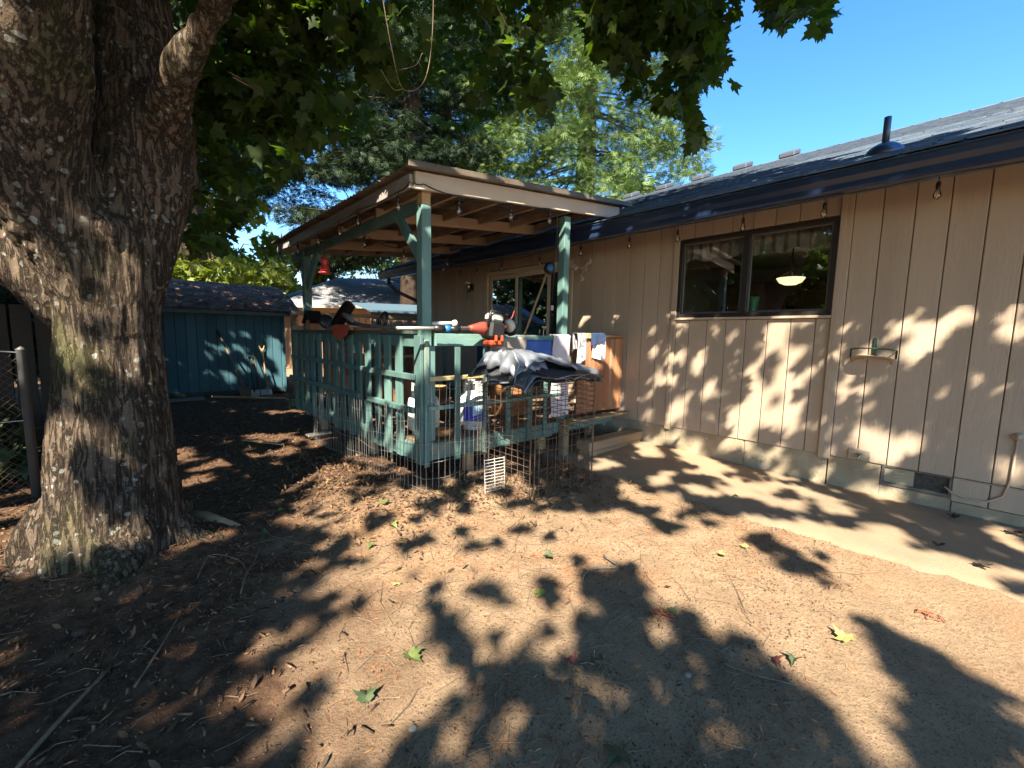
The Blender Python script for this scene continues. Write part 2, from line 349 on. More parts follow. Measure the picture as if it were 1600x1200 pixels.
# ------------------------------------------------------------------ where the sun reaches the yard (maple canopy gaps)
LIT=[(128,326,154,316,179,272,211,265,231,241,220,219,208,207,197,186,193,163,181,146,169,135,154,132,146,120,137,114,125,117,120,123,121,133,128,141,136,144,145,148,144,156,144,161,149,169,141,174,138,182,131,184,117,178,103,182,98,174,93,171,87,173,90,162,86,152,79,144,71,137,65,132,60,132,59,135,63,141,63,148,59,138,54,138,53,142,54,149,53,153,51,164,52,168,58,173,62,179,63,192,67,208,71,225,74,230,88,231,97,234,109,236,109,254,119,265,128,264,131,281,122,293),(111,348,135,337,142,306,122,299,114,285,97,287,103,315),(127,168,132,164,126,155,124,150,120,147,116,149,117,156),(30,198,40,204,44,204,40,197,32,191,29,189),(18,179,26,184,25,178,19,172),(23,163,29,171,42,178,44,174,39,170,29,164),(41,140,46,147,50,144,47,138,41,136,39,137),(74,125,79,132,86,135,82,127,75,120,72,120),(70,110,75,112,75,110,71,107),(43,174,43,172,42,171,40,170,39,171,39,172,40,174,41,175,42,175),(63,221,62,218,60,217,58,217,56,220,57,223,59,225,61,226,63,224),(73,133,72,132,71,133,70,133,70,135,71,136,72,137,73,136,73,135),(110,132,108,131,106,131,105,133,105,135,106,137,108,137,110,136,111,134),(47,123,46,122,44,123,42,125,41,127,42,128,43,128,45,127,47,124),(88,121,87,120,86,120,85,122,86,123,88,124,90,125,90,124,90,123),(27,145,26,144,24,144,22,145,20,146,20,148,22,149,24,148,26,147),(241,199,252,192,263,195,260,179,283,188,283,175,280,162,264,149,252,150,251,140,261,137,276,133,291,133,300,139,307,136,293,119,306,121,331,128,348,120,355,105,372,89,374,69,384,56,381,43,372,30,381,12,381,1,382,-15,385,-31,207,-23,174,6,174,11,177,14,184,21,188,28,193,33,196,39,199,47,201,55,206,61,211,69,208,75,193,69,199,77,205,83,211,93,212,103,209,113,209,119,216,121,223,127,223,136,225,141,225,147,216,139,208,142,207,150,227,167,224,182),(240,207,234,204,228,205,225,209,226,215,230,219,237,220,242,218,243,213),(221,196,216,193,212,193,210,196,211,201,215,205,220,206,224,205,224,200),(212,171,207,171,206,176,209,182,215,189,222,191,225,189,224,182,219,175),(202,101,198,100,195,101,194,103,194,105,197,107,200,107,203,106,203,103),(207,96,203,95,200,95,200,97,201,99,204,101,207,101,210,100,209,98),(181,92,177,89,173,89,172,90,174,93,177,96,181,97,184,97,184,95),(479,270,468,267,460,270,458,277,463,285,472,291,483,291,488,286,487,277),(451,247,439,244,429,247,427,255,432,264,444,272,457,272,464,266,461,256),(526,279,514,274,505,274,503,279,508,286,519,292,531,295,537,292,536,286),(367,260,360,257,353,258,349,263,351,269,357,273,365,275,371,272,372,266),(382,254,376,252,371,252,369,255,371,259,376,263,382,264,386,262,386,258),(383,274,379,272,374,272,372,275,374,278,378,281,383,282,386,281,386,277),(329,199,318,194,310,194,307,198,312,205,322,212,333,215,339,213,338,206),(325,179,316,176,309,177,306,181,309,187,317,192,326,193,332,191,331,185),(335,165,324,162,314,162,311,167,316,174,326,180,338,183,345,179,344,172),(378,198,370,196,362,197,359,202,361,207,368,211,377,212,382,209,383,203),(424,191,418,189,412,190,410,193,412,197,417,200,424,200,428,198,428,194),(402,203,396,202,390,203,387,207,388,211,393,214,400,214,405,211,406,207),(433,173,425,173,421,177,423,184,430,191,439,195,446,193,447,186,442,178),(372,151,366,152,363,158,363,168,368,176,375,179,380,175,382,165,379,156),(325,136,321,135,317,135,315,138,317,140,321,142,325,142,329,141,329,138),(306,156,300,154,295,154,293,156,296,160,302,163,309,165,312,163,311,160),(389,137,385,138,383,143,386,151,392,158,398,160,401,156,400,148,395,141),(391,122,386,124,385,131,388,140,395,148,402,150,406,145,405,136,399,127),(420,122,415,123,414,128,418,136,424,143,431,144,434,140,433,133,427,125),(391,94,386,97,385,104,388,114,395,122,402,123,406,118,404,108,398,99),(418,142,412,142,409,148,410,155,415,162,422,164,427,161,428,154,424,146),(444,116,439,117,437,122,439,130,443,136,449,137,453,133,453,126,450,119),(468,125,464,126,463,131,467,137,473,143,480,144,483,141,481,135,475,129),(445,103,441,103,440,106,442,111,448,114,453,116,456,113,455,109,451,105),(403,93,399,94,397,99,397,105,401,109,406,111,409,107,410,101,407,96),(432,78,427,79,424,83,425,89,430,94,437,95,441,92,442,86,438,80),(416,64,411,66,408,71,409,78,414,83,419,84,424,80,424,73,421,67),(484,46,479,48,477,54,480,61,485,66,491,67,494,62,494,55,489,49),(501,261,497,242,475,202,455,167,435,177,444,208,464,233),(408,47,406,38,390,26,383,32,386,42),(463,-6,470,-12,428,-25,434,-15),(138,869,129,842,111,822,95,816,85,825,87,847,100,872,119,889,135,888),(76,855,73,844,67,841,62,847,60,859,61,873,65,881,71,880,75,869),(215,767,204,739,190,722,180,722,177,739,183,766,196,793,210,804,218,794),(187,788,182,773,176,768,171,775,171,790,175,807,181,818,187,818,190,806),(167,728,162,716,153,714,147,722,144,736,147,751,154,759,163,756,168,744),(160,680,156,672,150,671,145,677,143,687,145,697,150,702,156,699,160,691),(131,617,125,607,118,606,111,614,108,628,110,641,117,648,125,644,131,632),(153,611,146,596,135,585,125,581,120,586,122,598,130,612,142,621,151,621),(142,533,135,519,126,508,117,507,113,514,115,527,123,541,133,548,141,545),(103,525,95,514,79,507,62,507,53,514,54,524,65,534,83,538,98,535),(57,512,54,506,48,503,41,502,37,504,37,509,42,514,49,517,55,516),(109,479,106,473,101,470,97,471,95,475,96,482,100,487,105,488,108,485),(174,542,168,529,162,525,159,530,160,544,164,559,171,569,176,569,177,558),(159,574,154,564,150,561,147,565,147,576,151,588,155,596,159,595,161,587),(88,456,86,452,83,451,80,454,79,460,80,466,83,469,86,468,88,463),(139,418,136,412,131,409,127,410,125,415,127,422,131,427,136,428,140,424),(163,403,154,387,143,378,133,379,130,389,134,405,145,420,157,426,165,419),(203,416,195,409,185,411,177,419,174,432,178,443,188,446,199,441,205,428),(143,350,137,343,127,340,118,343,113,350,115,358,123,363,134,363,142,358),(204,374,198,370,192,371,187,377,185,385,188,391,195,393,201,389,205,382),(182,316,178,312,173,311,171,315,171,321,174,326,178,329,182,327,184,322),(189,298,186,296,181,296,178,300,177,305,179,310,184,311,188,308,190,303),(210,274,206,272,203,271,201,274,201,278,204,282,208,284,211,283,212,279),(264,283,255,277,247,278,242,284,243,293,250,301,259,305,267,301,269,292),(222,325,219,323,216,324,213,327,212,331,214,334,218,335,221,333,223,329),(249,331,244,328,240,328,237,331,238,336,241,340,245,342,249,340,251,336),(614,507,610,505,608,509,609,516,612,523,617,528,620,526,621,521,619,513),(606,497,604,496,602,499,603,504,605,510,608,512,610,511,611,507,609,502),(616,449,613,448,611,451,612,457,614,463,618,466,620,465,620,460,619,453),(608,439,605,438,603,441,604,446,606,451,609,454,612,454,612,449,611,444),(600,383,596,381,594,384,595,389,598,395,602,399,605,398,605,394,603,388),(578,360,575,355,571,353,569,355,569,360,571,366,575,369,578,369,579,365),(550,322,546,321,544,323,544,329,547,334,550,338,553,337,554,333,553,327),(531,324,528,323,526,325,526,329,528,334,531,337,534,336,535,333,533,328),(616,376,614,375,613,377,613,381,615,385,618,387,620,387,620,384,619,380),(618,391,616,390,615,391,616,395,617,398,620,400,621,400,622,397,620,394),(551,305,547,303,545,304,546,308,548,313,552,317,555,317,556,314,554,310),(608,345,605,345,603,350,604,358,607,366,610,370,613,367,614,360,612,351),(593,345,591,343,589,344,590,347,592,351,595,354,597,354,597,352,596,349),(584,326,580,322,575,319,570,321,569,325,571,330,576,334,581,334,584,331),(566,299,563,297,562,299,562,304,564,308,567,311,569,311,570,307,569,302),(560,286,558,286,556,288,556,291,558,295,560,297,562,296,562,293,561,289),(580,306,578,304,576,305,574,307,574,310,576,312,578,313,580,311,581,309),(597,302,594,302,594,305,595,309,598,313,601,314,603,313,603,309,601,305),(595,284,592,283,591,286,592,290,595,294,599,295,601,294,600,291,598,287),(589,290,587,289,586,290,586,293,587,296,589,298,591,298,591,296,590,293),(556,270,553,264,546,260,540,259,537,262,538,267,544,272,550,275,555,274),(610,278,608,277,607,279,608,283,609,287,612,289,613,288,614,285,612,281),(600,244,597,243,595,245,596,250,598,256,602,259,604,258,605,254,603,249),(593,234,589,233,587,236,588,241,590,248,594,251,597,250,597,245,596,239),(586,229,584,229,583,231,583,236,584,241,587,243,588,241,589,237,588,232),(577,218,574,217,573,218,573,223,575,227,578,230,581,230,582,227,580,222),(585,216,583,214,581,213,579,214,579,216,580,219,583,221,585,221,586,219),(570,211,567,208,562,208,559,211,559,216,562,220,566,222,570,220,572,216),(559,196,556,195,554,198,554,204,556,209,559,212,562,210,562,206,561,200),(602,227,600,226,599,228,600,230,601,233,603,235,605,235,605,233,604,230),(562,227,558,225,555,228,555,234,558,240,562,244,566,244,567,239,565,232),(553,218,550,217,548,220,548,226,550,231,553,234,555,233,556,228,555,222),(541,211,536,206,528,207,522,212,521,220,524,226,532,228,539,224,542,218),(520,190,516,190,512,198,511,210,513,221,517,225,521,220,524,209,523,197),(532,186,529,185,527,186,527,191,529,196,532,199,535,199,536,195,535,190),(531,178,528,176,526,177,526,181,528,185,531,188,534,188,535,185,534,181),(537,166,534,164,531,165,530,169,531,173,533,176,536,177,539,174,539,170),(521,175,518,173,516,175,516,179,518,184,521,187,524,186,525,183,524,178),(523,155,519,153,516,156,516,161,518,168,522,172,526,171,527,166,526,160),(547,187,544,186,542,187,542,190,545,195,548,198,550,198,551,196,550,191),(606,119,602,117,599,120,599,125,600,132,604,136,607,135,609,131,609,124),(593,132,591,131,589,133,588,137,589,141,591,143,593,143,594,140,594,135),(587,137,584,135,581,135,579,138,579,142,581,145,584,145,587,144,588,140),(585,124,583,122,581,123,582,126,584,130,587,133,589,133,589,131,588,128),(589,165,586,163,583,163,582,166,583,170,586,173,589,174,591,173,591,169),(576,126,574,125,573,125,573,127,575,130,577,132,578,132,579,131,578,128),(559,143,556,142,555,143,555,146,556,150,559,152,561,152,562,150,561,146),(546,146,545,146,544,147,544,150,545,152,546,153,547,152,547,150,547,148),(522,95,519,96,519,102,521,112,525,120,529,122,531,118,530,109,526,100),(528,91,526,90,524,91,524,94,526,98,528,100,531,101,532,98,531,95),(525,75,522,74,521,75,520,78,522,82,524,85,526,84,527,82,527,78),(520,69,518,67,515,68,514,71,515,75,517,77,519,77,521,75,521,72),(515,79,513,79,511,80,510,84,512,88,514,90,516,89,517,86,517,82),(508,82,506,81,505,83,505,86,505,88,507,89,508,89,509,86,509,84),(519,8,512,4,508,5,507,11,512,20,518,26,524,28,527,24,524,16),(602,92,599,90,598,92,598,96,600,100,603,103,605,103,606,100,604,96),(604,213,602,213,601,216,601,222,603,228,605,230,607,228,607,223,606,217),(600,191,598,190,597,191,597,195,599,199,602,201,604,201,604,198,603,194),(571,64,569,63,569,64,569,66,570,68,571,70,573,70,573,68,572,66),(497,260,493,259,490,263,489,271,491,278,495,281,498,279,500,273,499,265),(496,226,491,225,487,231,486,242,488,251,493,256,498,253,500,244,499,233),(503,187,499,187,496,193,494,202,496,211,500,215,504,212,507,203,506,193),(500,171,497,170,494,173,493,178,495,184,499,187,502,186,504,182,503,176),(499,153,495,151,492,153,492,158,495,164,499,168,502,168,504,164,503,158),(497,137,492,134,490,135,490,139,492,144,497,148,500,149,502,147,500,142),(495,101,492,100,489,103,488,109,490,115,493,118,497,117,499,112,498,106),(492,70,489,69,487,70,486,74,488,78,490,81,493,80,494,77,494,73),(609,121,606,120,605,123,605,128,607,133,610,136,612,135,613,130,611,125),(609,135,607,134,606,136,606,140,608,144,610,146,612,145,612,142,611,138),(611,264,611,227,605,224,603,243,605,254),(596,166,607,163,609,153,603,136,597,132,592,141,594,154),(338,1111,329,1102,317,1096,309,1096,307,1101,314,1110,325,1118,335,1121,341,1119),(306,1090,298,1088,291,1090,289,1095,291,1100,298,1103,306,1103,311,1100,311,1094),(308,1079,289,1065,275,1057,273,1060,283,1072,300,1086,318,1098,327,1100,323,1093),(257,1068,251,1066,246,1067,244,1071,247,1075,252,1078,258,1078,262,1075,261,1071),(231,1074,225,1073,221,1073,220,1076,223,1080,228,1082,233,1083,236,1081,235,1078),(231,1106,227,1104,222,1103,219,1103,219,1105,222,1107,227,1109,231,1110,232,1108),(260,1086,254,1084,249,1085,248,1088,251,1092,256,1095,262,1095,265,1093,264,1089),(195,1065,188,1061,181,1059,177,1060,178,1064,183,1068,190,1071,196,1072,198,1070),(275,1051,262,1046,252,1046,252,1050,261,1057,274,1064,286,1067,291,1065,287,1059),(263,1109,259,1106,253,1105,249,1105,249,1107,252,1110,257,1112,262,1112,264,1111),(195,1095,192,1094,189,1093,186,1093,186,1095,189,1097,192,1098,195,1098,197,1097),(296,1124,293,1123,288,1122,285,1122,284,1123,286,1125,290,1127,295,1127,297,1126)]
DARK=[(90,183,86,181,82,183,79,189,78,196,80,200,85,200,89,195,91,188),(90,167,88,165,85,163,80,162,78,163,78,165,81,167,85,169,89,169),(69,157,68,156,66,155,64,155,62,156,62,157,64,158,66,159,68,158),(121,193,118,189,112,187,107,187,105,190,106,194,110,198,116,199,120,197),(175,277,171,275,165,276,160,281,159,287,161,292,167,293,172,289,176,283),(197,266,193,265,189,266,186,269,185,273,187,276,191,277,195,274,197,270),(133,297,130,294,124,295,120,300,118,306,120,312,125,313,131,310,134,304),(151,254,149,252,148,251,147,253,147,256,149,259,151,260,153,260,153,258),(143,231,141,230,139,230,137,232,137,235,138,237,140,237,142,236,143,234),(165,212,162,209,159,210,156,212,157,216,159,219,163,221,166,219,167,215),(152,198,149,195,146,194,146,195,147,199,150,202,152,205,154,204,154,202),(180,195,177,194,175,194,173,196,173,198,175,201,178,201,180,200,181,198),(168,172,164,169,160,169,159,172,160,175,163,179,167,181,170,179,170,176),(123,189,120,186,114,185,109,186,106,189,108,192,112,194,118,195,123,192),(111,225,108,221,105,220,103,223,103,228,106,233,109,236,112,235,113,230),(129,243,125,239,122,239,120,241,121,246,123,251,127,254,129,253,130,248),(149,183,146,181,143,181,141,183,142,186,144,190,148,191,150,190,151,187),(141,202,138,200,133,200,129,201,127,203,128,206,132,207,136,206,140,204),(195,209,191,207,185,209,181,213,181,218,184,222,189,222,194,219,197,214),(180,181,178,180,175,181,174,183,174,185,175,187,177,187,180,185,180,183),(317,105,331,97,321,84,313,73,312,66,302,55,287,46,272,41,275,48,285,57,280,67,283,74,298,86,300,99),(265,38,267,27,260,17,258,9,253,-6,244,-24,185,-22,177,6,187,10,194,13,206,11,217,13,225,18,234,22,244,26,254,31),(362,-8,371,-21,375,-30,358,-29,352,-14),(286,106,283,108,279,113,277,120,277,125,280,126,283,122,287,116,287,109),(273,115,270,115,267,117,266,120,268,123,271,124,274,123,276,120,276,117),(269,158,266,156,263,156,262,158,263,160,267,162,270,163,272,162,272,160),(318,56,315,57,315,61,317,66,321,69,324,69,326,66,325,62,321,58),(275,130,271,129,268,130,266,132,267,135,270,136,274,136,277,135,277,132)]

# A gap is given by where its sunbeam would meet z = 0 (beams that meet the house wall first are extended behind it).
MX0, MX1, MY0, MY1, MR = -3.2, 11.2, -2.0, 13.2, .03
gx = np.arange(MX0, MX1, MR); gy = np.arange(MY0, MY1, MR); GX, GY = np.meshgrid(gx, gy, indexing='ij')
def raster(polys):
    out = np.zeros(GX.shape, bool)
    for P in polys:
        P = np.array(P, float).reshape(-1, 2)/100
        i0, i1 = [int(np.clip((v-MX0)/MR, 0, len(gx))) for v in (P[:, 0].min()-MR, P[:, 0].max()+2*MR)]
        j0, j1 = [int(np.clip((v-MY0)/MR, 0, len(gy))) for v in (P[:, 1].min()-MR, P[:, 1].max()+2*MR)]
        if i1 <= i0 or j1 <= j0: continue
        X, Y = GX[i0:i1, j0:j1], GY[i0:i1, j0:j1]; ins = np.zeros(X.shape, bool)
        for (xa, ya), (xb, yb) in zip(P, np.roll(P, -1, 0)):
            c = ((ya > Y) != (yb > Y)) & (X < (xb-xa)*(Y-ya)/((yb-ya) or 1e-9)+xa); ins ^= c
        out[i0:i1, j0:j1] |= ins
    return out
# sunlit spots on the maple's own trunk
TRUNK=[(186,464,178,462,170,461,168,461,172,463,179,464,186,464,189,465),(185,465,178,463,171,460,167,459,169,460,176,461,183,463,187,465),(182,466,178,465,175,463,174,462,175,462,179,463,183,465,184,466),(190,465,185,464,180,463,177,464,178,465,183,465,188,465,191,465),(196,467,191,465,184,463,180,463,181,464,186,464,192,465,196,467),(230,517,223,512,220,516,222,533,227,542,232,541,237,542,237,537),(221,500,218,500,215,504,216,515,218,519,221,514,223,511,224,506),(203,507,200,507,197,510,196,515,198,523,201,521,203,516,204,511),(210,499,206,499,203,501,203,504,205,507,208,507,211,504,211,500),(188,505,182,498,178,499,193,515),(270,555,265,552,259,550,254,551,255,553,259,555,265,556,270,557),(263,491,258,488,254,490,276,560,279,563,287,572),(258,484,256,484,252,484,249,485,250,485,252,486,256,485,258,484),(107,442,99,450,92,450,91,454,96,459,103,464,109,446,111,442),(106,432,99,432,94,438,93,445,98,448,106,440,111,437,111,434),(109,446,104,458,100,461,99,463,102,468,107,470,111,447,112,444),(96,432,93,430,89,433,88,437,90,438,94,438,98,433,98,431),(101,418,97,418,93,419,92,421,94,428,98,425,101,425,103,423),(87,415,83,412,80,417,79,418,81,421,85,423,88,424,89,417),(34,381,31,379,25,390,24,393,32,397,35,386),(-3,346,-10,341,-16,342,-23,357,-20,365,-14,373,-3,360,1,351),(-7,356,-12,352,-20,359,-22,364,-6,365),(-32,332,-37,333,-42,334,-44,339,-43,343,-40,347,-37,348,-34,343),(126,426,124,425,121,422,120,416,121,418,124,420,127,425,128,428)]
def grow(m, k=1):
    for _ in range(k):
        q = m.copy(); q[1:] |= m[:-1]; q[:-1] |= m[1:]; q[:, 1:] |= m[:, :-1]; q[:, :-1] |= m[:, 1:]; m = q
    return m
LITR = raster(LIT); WALLZ = (GX > 4.87) & (GX < 6.3) & (GY < 6)
SUNNY = (np.where(WALLZ, LITR, grow(LITR, 1)) & ~raster(DARK)) | grow(raster(TRUNK), 2)
ng = fbm(GX*8.5, GY*8.5, 0, 41, 2); ng2 = fbm(GX*9.5, GY*9.5, 0, 47, 2)
cs = np.cumsum(np.cumsum(np.pad(SUNNY.astype(float), ((1, 0), (1, 0))), 0), 1); hw = 12
i0, i1 = np.clip(np.arange(len(gx))-hw, 0, None), np.clip(np.arange(len(gx))+hw, None, len(gx)); j0, j1 = np.clip(np.arange(len(gy))-hw, 0, None), np.clip(np.arange(len(gy))+hw, None, len(gy))
near_lit = (cs[i1][:, j1]-cs[i0][:, j1]-cs[i1][:, j0]+cs[i0][:, j0])/((2*hw)**2)
dappled = (GX > .3) & (GX < 3.4) & (GY > 1.2) & (GY < 4.2) & (GX < 1.35+.62*GY)
SUNNY = (SUNNY & ~(dappled & (ng > .63))) | (dappled & (near_lit > .12) & (ng2 > .61))
SUNNY |= (GX > 5.0) & (GX < 5.9) & (GY < 6) & (near_lit > .10) & (ng2 > .70)
# loose gaps over the deck, its roof and the trees behind; open sky above the upper roof slope
nz1 = fbm(GX*3.2, GY*3.2, 0, 11, 3)
deck_zone = (GX > 3.0) & (GX < 6.9) & (GY > 4.75) & (GY < 9.6) & (GX*.704-GY*.809 < .5)
SUNNY |= deck_zone & (nz1 > .60)
near_posts = (GX > 2.1) & (GX < 5.9) & (GY > 3.3) & (GY < 5.7) & (nz1 > .50)
wall_side = (GX > 4.87) & (GY < (GX-4.87)*.87+3.3)
SUNNY |= near_posts & ~wall_side
SUNNY |= (GX > 6.65) & (GX > 4.6+GY+2.2*(nz1-.5)) & (GY < 12)
SUNNY |= (GX < -1.0) & (nz1 > .62)
SUNNY |= (GX > -1.6) & (GX < .5) & (GY > 3.2) & (GY < 6.2) & (nz1 > .57)
def sunny(X, Y):
    i = np.floor((X-MX0)/MR).astype(int); j = np.floor((Y-MY0)/MR).astype(int)
    ok = (i >= 0) & (j >= 0) & (i < len(gx)) & (j < len(gy))
    r = np.zeros(X.shape, bool); r[ok] = SUNNY[i[ok], j[ok]]; return r

# ------------------------------------------------------------------ ground
def gh(x, y):
    x = np.asarray(x, float); y = np.asarray(y, float)
    yard = np.clip((3.45-x)/.4, 0, 1)
    m = np.clip((1.3-x)/1.2, 0, 1)
    h = (fbm(x*3, y*3, 0, 3, 3)-.5)*.03*yard+(fbm(x*17, y*17, 0, 5, 3)-.5)*(.010+.022*m)*yard
    h = h+.05*np.exp(-((x-1.5)**2/.08+(y-4.0)**2/.7))+.04*np.exp(-((x-2.0)**2/.5+(y-2.95)**2/.04))
    h = h+.10*np.exp(-((x+.1)**2+(y-3.45)**2)/.22)
    return h*(1-.0*x)-.004
ax = np.concatenate([-np.geomspace(90, 1.9, 26), np.arange(-1.8, 3.6, .035), np.arange(3.6, 5.2, .2), np.geomspace(5.3, 90, 22)])
ay = np.concatenate([-np.geomspace(60, 1.2, 18), np.arange(-1., .3, .1), np.arange(.3, 5.2, .035), np.arange(5.25, 11, .09), np.geomspace(11.1, 140, 26)])
X, Y = np.meshgrid(ax, ay, indexing='ij'); Z = gh(X, Y)
n1, n2 = X.shape; idx = np.arange(n1*n2).reshape(n1, n2)
F = np.stack([idx[:-1, :-1], idx[1:, :-1], idx[1:, 1:], idx[:-1, 1:]], -1).reshape(-1, 4)
def ground_mat():
    m = bpy.data.materials.new('yard_soil'); m.use_nodes = True; t = m.node_tree; N = t.nodes; Lk = t.links; p = N['Principled BSDF']
    p.inputs['Roughness'].default_value = .95; p.inputs['Specular IOR Level'].default_value = .15
    tc = N.new('ShaderNodeTexCoord'); sx = N.new('ShaderNodeSeparateXYZ'); Lk.new(tc.outputs['Object'], sx.inputs[0])
    def nz(s, d=6, ro=.6):
        n = N.new('ShaderNodeTexNoise'); n.inputs['Scale'].default_value = s; n.inputs['Detail'].default_value = d; n.inputs['Roughness'].default_value = ro
        Lk.new(tc.outputs['Object'], n.inputs['Vector']); return n.outputs[0]
    def mr(v, a, b, c=0., d=1.):
        r = N.new('ShaderNodeMapRange'); r.inputs[1].default_value = a; r.inputs[2].default_value = b; r.inputs[3].default_value = c; r.inputs[4].default_value = d
        Lk.new(v, r.inputs[0]); return r.outputs[0]
    def mth(op, a, b):
        r = N.new('ShaderNodeMath'); r.operation = op
        for i, q in enumerate((a, b)):
            if isinstance(q, (int, float)): r.inputs[i].default_value = q
            else: Lk.new(q, r.inputs[i])
        return r.outputs[0]
    def mix(f, a, b):
        n = N.new('ShaderNodeMix'); n.data_type = 'RGBA'; Lk.new(f, n.inputs[0])
        for i, q in ((6, a), (7, b)):
            if isinstance(q, tuple): n.inputs[i].default_value = (*q, 1)
            else: Lk.new(q, n.inputs[i])
        return n.outputs[2]
    # mulch lies left of a wandering line x = .35 + .25 y and behind y = 3.4
    e = mth('SUBTRACT', mth('ADD', .25, mth('MULTIPLY', sx.outputs[1], .22)), sx.outputs[0])
    e = mth('ADD', e, mr(nz(1.6), .3, .7, -.45, .45))
    back = mr(mth('ADD', sx.outputs[1], mr(nz(2.5), .3, .7, -.3, .3)), 3.0, 3.7)
    mul = mth('MAXIMUM', mr(e, -.25, .35), mth('MULTIPLY', back, mr(sx.outputs[0], 3.6, 3.4)))
    sand = mix(mr(nz(5), .38, .62), (.45, .315, .205), (.36, .25, .16))
    sand = mix(mr(nz(90, 3), .55, .66), sand, (.20, .13, .085))
    sand = mix(mr(nz(28, 4), .56, .72), sand, (.27, .18, .115))
    sand = mix(mr(nz(1.1, 3), .52, .68), sand, (.40, .24, .14))
    soil = mix(mr(nz(14), .38, .64), (.098, .054, .036), (.20, .115, .070))
    soil = mix(mr(nz(120, 3), .60, .70), soil, (.24, .165, .11))
    Lk.new(mix(mul, sand, soil), p.inputs['Base Color'])
    h = mth('ADD', mth('MULTIPLY', nz(45, 8, .7), 1.), mth('MULTIPLY', nz(260, 4, .7), .35))
    b = N.new('ShaderNodeBump'); b.inputs['Distance'].default_value = .026; Lk.new(h, b.inputs['Height']); Lk.new(b.outputs[0], p.inputs['Normal'])
    return m
MT['ground'] = ground_mat()
tag(npmesh('ground', np.stack([X, Y, Z], -1).reshape(-1, 3), F, 'ground', smooth=True), kind='structure')

# concrete walkway along the house
MT['walk'] = mat('dusty_concrete', (.23, .18, .13), .95, 2.5, (.32, .24, .165), .006, 120, wear=((.35, .245, .16), 1.3, .42, .6))
def walk_pt(u, v):
    y = -3.2+u*6.75; e = 3.50+.14*(vnoise(y*2.3, 0, 0, 4)-.5)+.09*(vnoise(y*11, 0, 0, 6)-.5)
    if v == 0: return (e-.10, y, -.02)
    v = (v-1/24)/(23/24); x = e+(4.84-e)*v
    return (x, y, .003+.012*min(1, v*5)+.006*float(vnoise(x*3, y*3, 0, 9))+.05*max(0, y-1.6)/2*v)
b = MB(); b.sheet(walk_pt, 110, 25); tag(b.build('walkway', 'walk', smooth=True), kind='structure')

# ------------------------------------------------------------------ the house
WX = 4.85
house = thing('house', 'tan grooved-board house with low dark shingle roof, window and sliding door', 'house', (WX, 3, 0))
def board_mesh(x0, x1, w, z0, z1):
    b = MB(); b.box(0, x1-x0, 0, w, z0, z1, .004)
    me = bpy.data.meshes.new('siding_board'); me.from_pydata(b.v, [], b.f)
    q = bmesh.new(); q.from_mesh(me); bmesh.ops.recalc_face_normals(q, faces=q.faces); q.to_mesh(me); q.free(); me.materials.append(MT['siding']); return me
TRIMS = [(.965, 1.065), (2.555, 2.625)]
WIN = (1.075, 2.545, 1.605, 2.445)            # y0 y1 z0 z1
DOOR = (4.21, 6.09, .45, 2.36)
cache = {}
def siding(y0, y1, z0, z1):
    w = y1-y0
    if w < .02: return
    k = (round(w, 3), round(z0, 3), round(z1, 3))
    if k not in cache: cache[k] = board_mesh(WX-.016, WX, w, z0, z1)
    inst('siding_board', cache[k], house, (WX-.016, y0, 0))
PITCHB, GAP = .2035, .0065
k0 = int((-1.6-.158)/PITCHB)-1
edges = [.158+PITCHB*k for k in range(k0, 44)]
def cut(y0, y1, blocks):
    segs = [(y0, y1)]
    for a, b_ in blocks:
        segs = [s for q in segs for s in (((q[0], min(q[1], a)), (max(q[0], b_), q[1])) if a < q[1] and b_ > q[0] else (q,)) if s[1]-s[0] > .015]
    return segs
for e in edges:
    y0, y1 = e+GAP, e+PITCHB
    if y1 > 8.62: break
    for a, c in cut(y0, y1, TRIMS):
        m = (a+c)/2; zb = .295 if m > .15 else .30
        if m < .155:
            siding(a, c, .105, .288)
        if WIN[0]-.03 < m < WIN[1]+.03:
            siding(a, c, zb, WIN[2]-.05); siding(a, c, WIN[3]+.02, 2.69)
        elif DOOR[0]-.05 < m < DOOR[1]+.05:
            siding(a, c, DOOR[3]+.09, 2.69)
        else: siding(a, c, zb, 2.69)
tag(MB().box(WX-.018, WX, -1.6, .155, .2885, .2945, .001).build('seam_strip', 'trim', house))
for i, (a, c) in enumerate(TRIMS):
    MB().box(WX-.036, WX-.001, a+.004, c-.004, .265, 2.69, .003).build('trim_board', 'trim', house)
    if i == 0: MB().box(WX-.052, WX-.0365, a+.05, c-.012, .27, 2.69, .002).build('trim_board', 'trim', house)
# solid wall behind the boards, with openings
b = MB(); T0, T1 = WX+.002, WX+.13
for y0, y1, z0, z1 in [(-3.2, WIN[0], .28, 2.705), (WIN[0], WIN[1], .28, WIN[2]), (WIN[0], WIN[1], WIN[3], 2.705), (WIN[1], DOOR[0], .28, 2.705),
                       (DOOR[0], DOOR[1], .28, DOOR[2]), (DOOR[0], DOOR[1], DOOR[3], 2.705), (DOOR[1], 8.62, .28, 2.705)]:
    b.box(T0, T1, y0, y1, z0, z1, .0005)
b.box(T1, 14, 8.49, 8.62, .28, 2.705, .001); b.box(T1, 14, -3.2, -3.07, .28, 2.705, .001)
b.build('wall', mat('groove_shade_paint', (.20, .155, .115), .9), house)
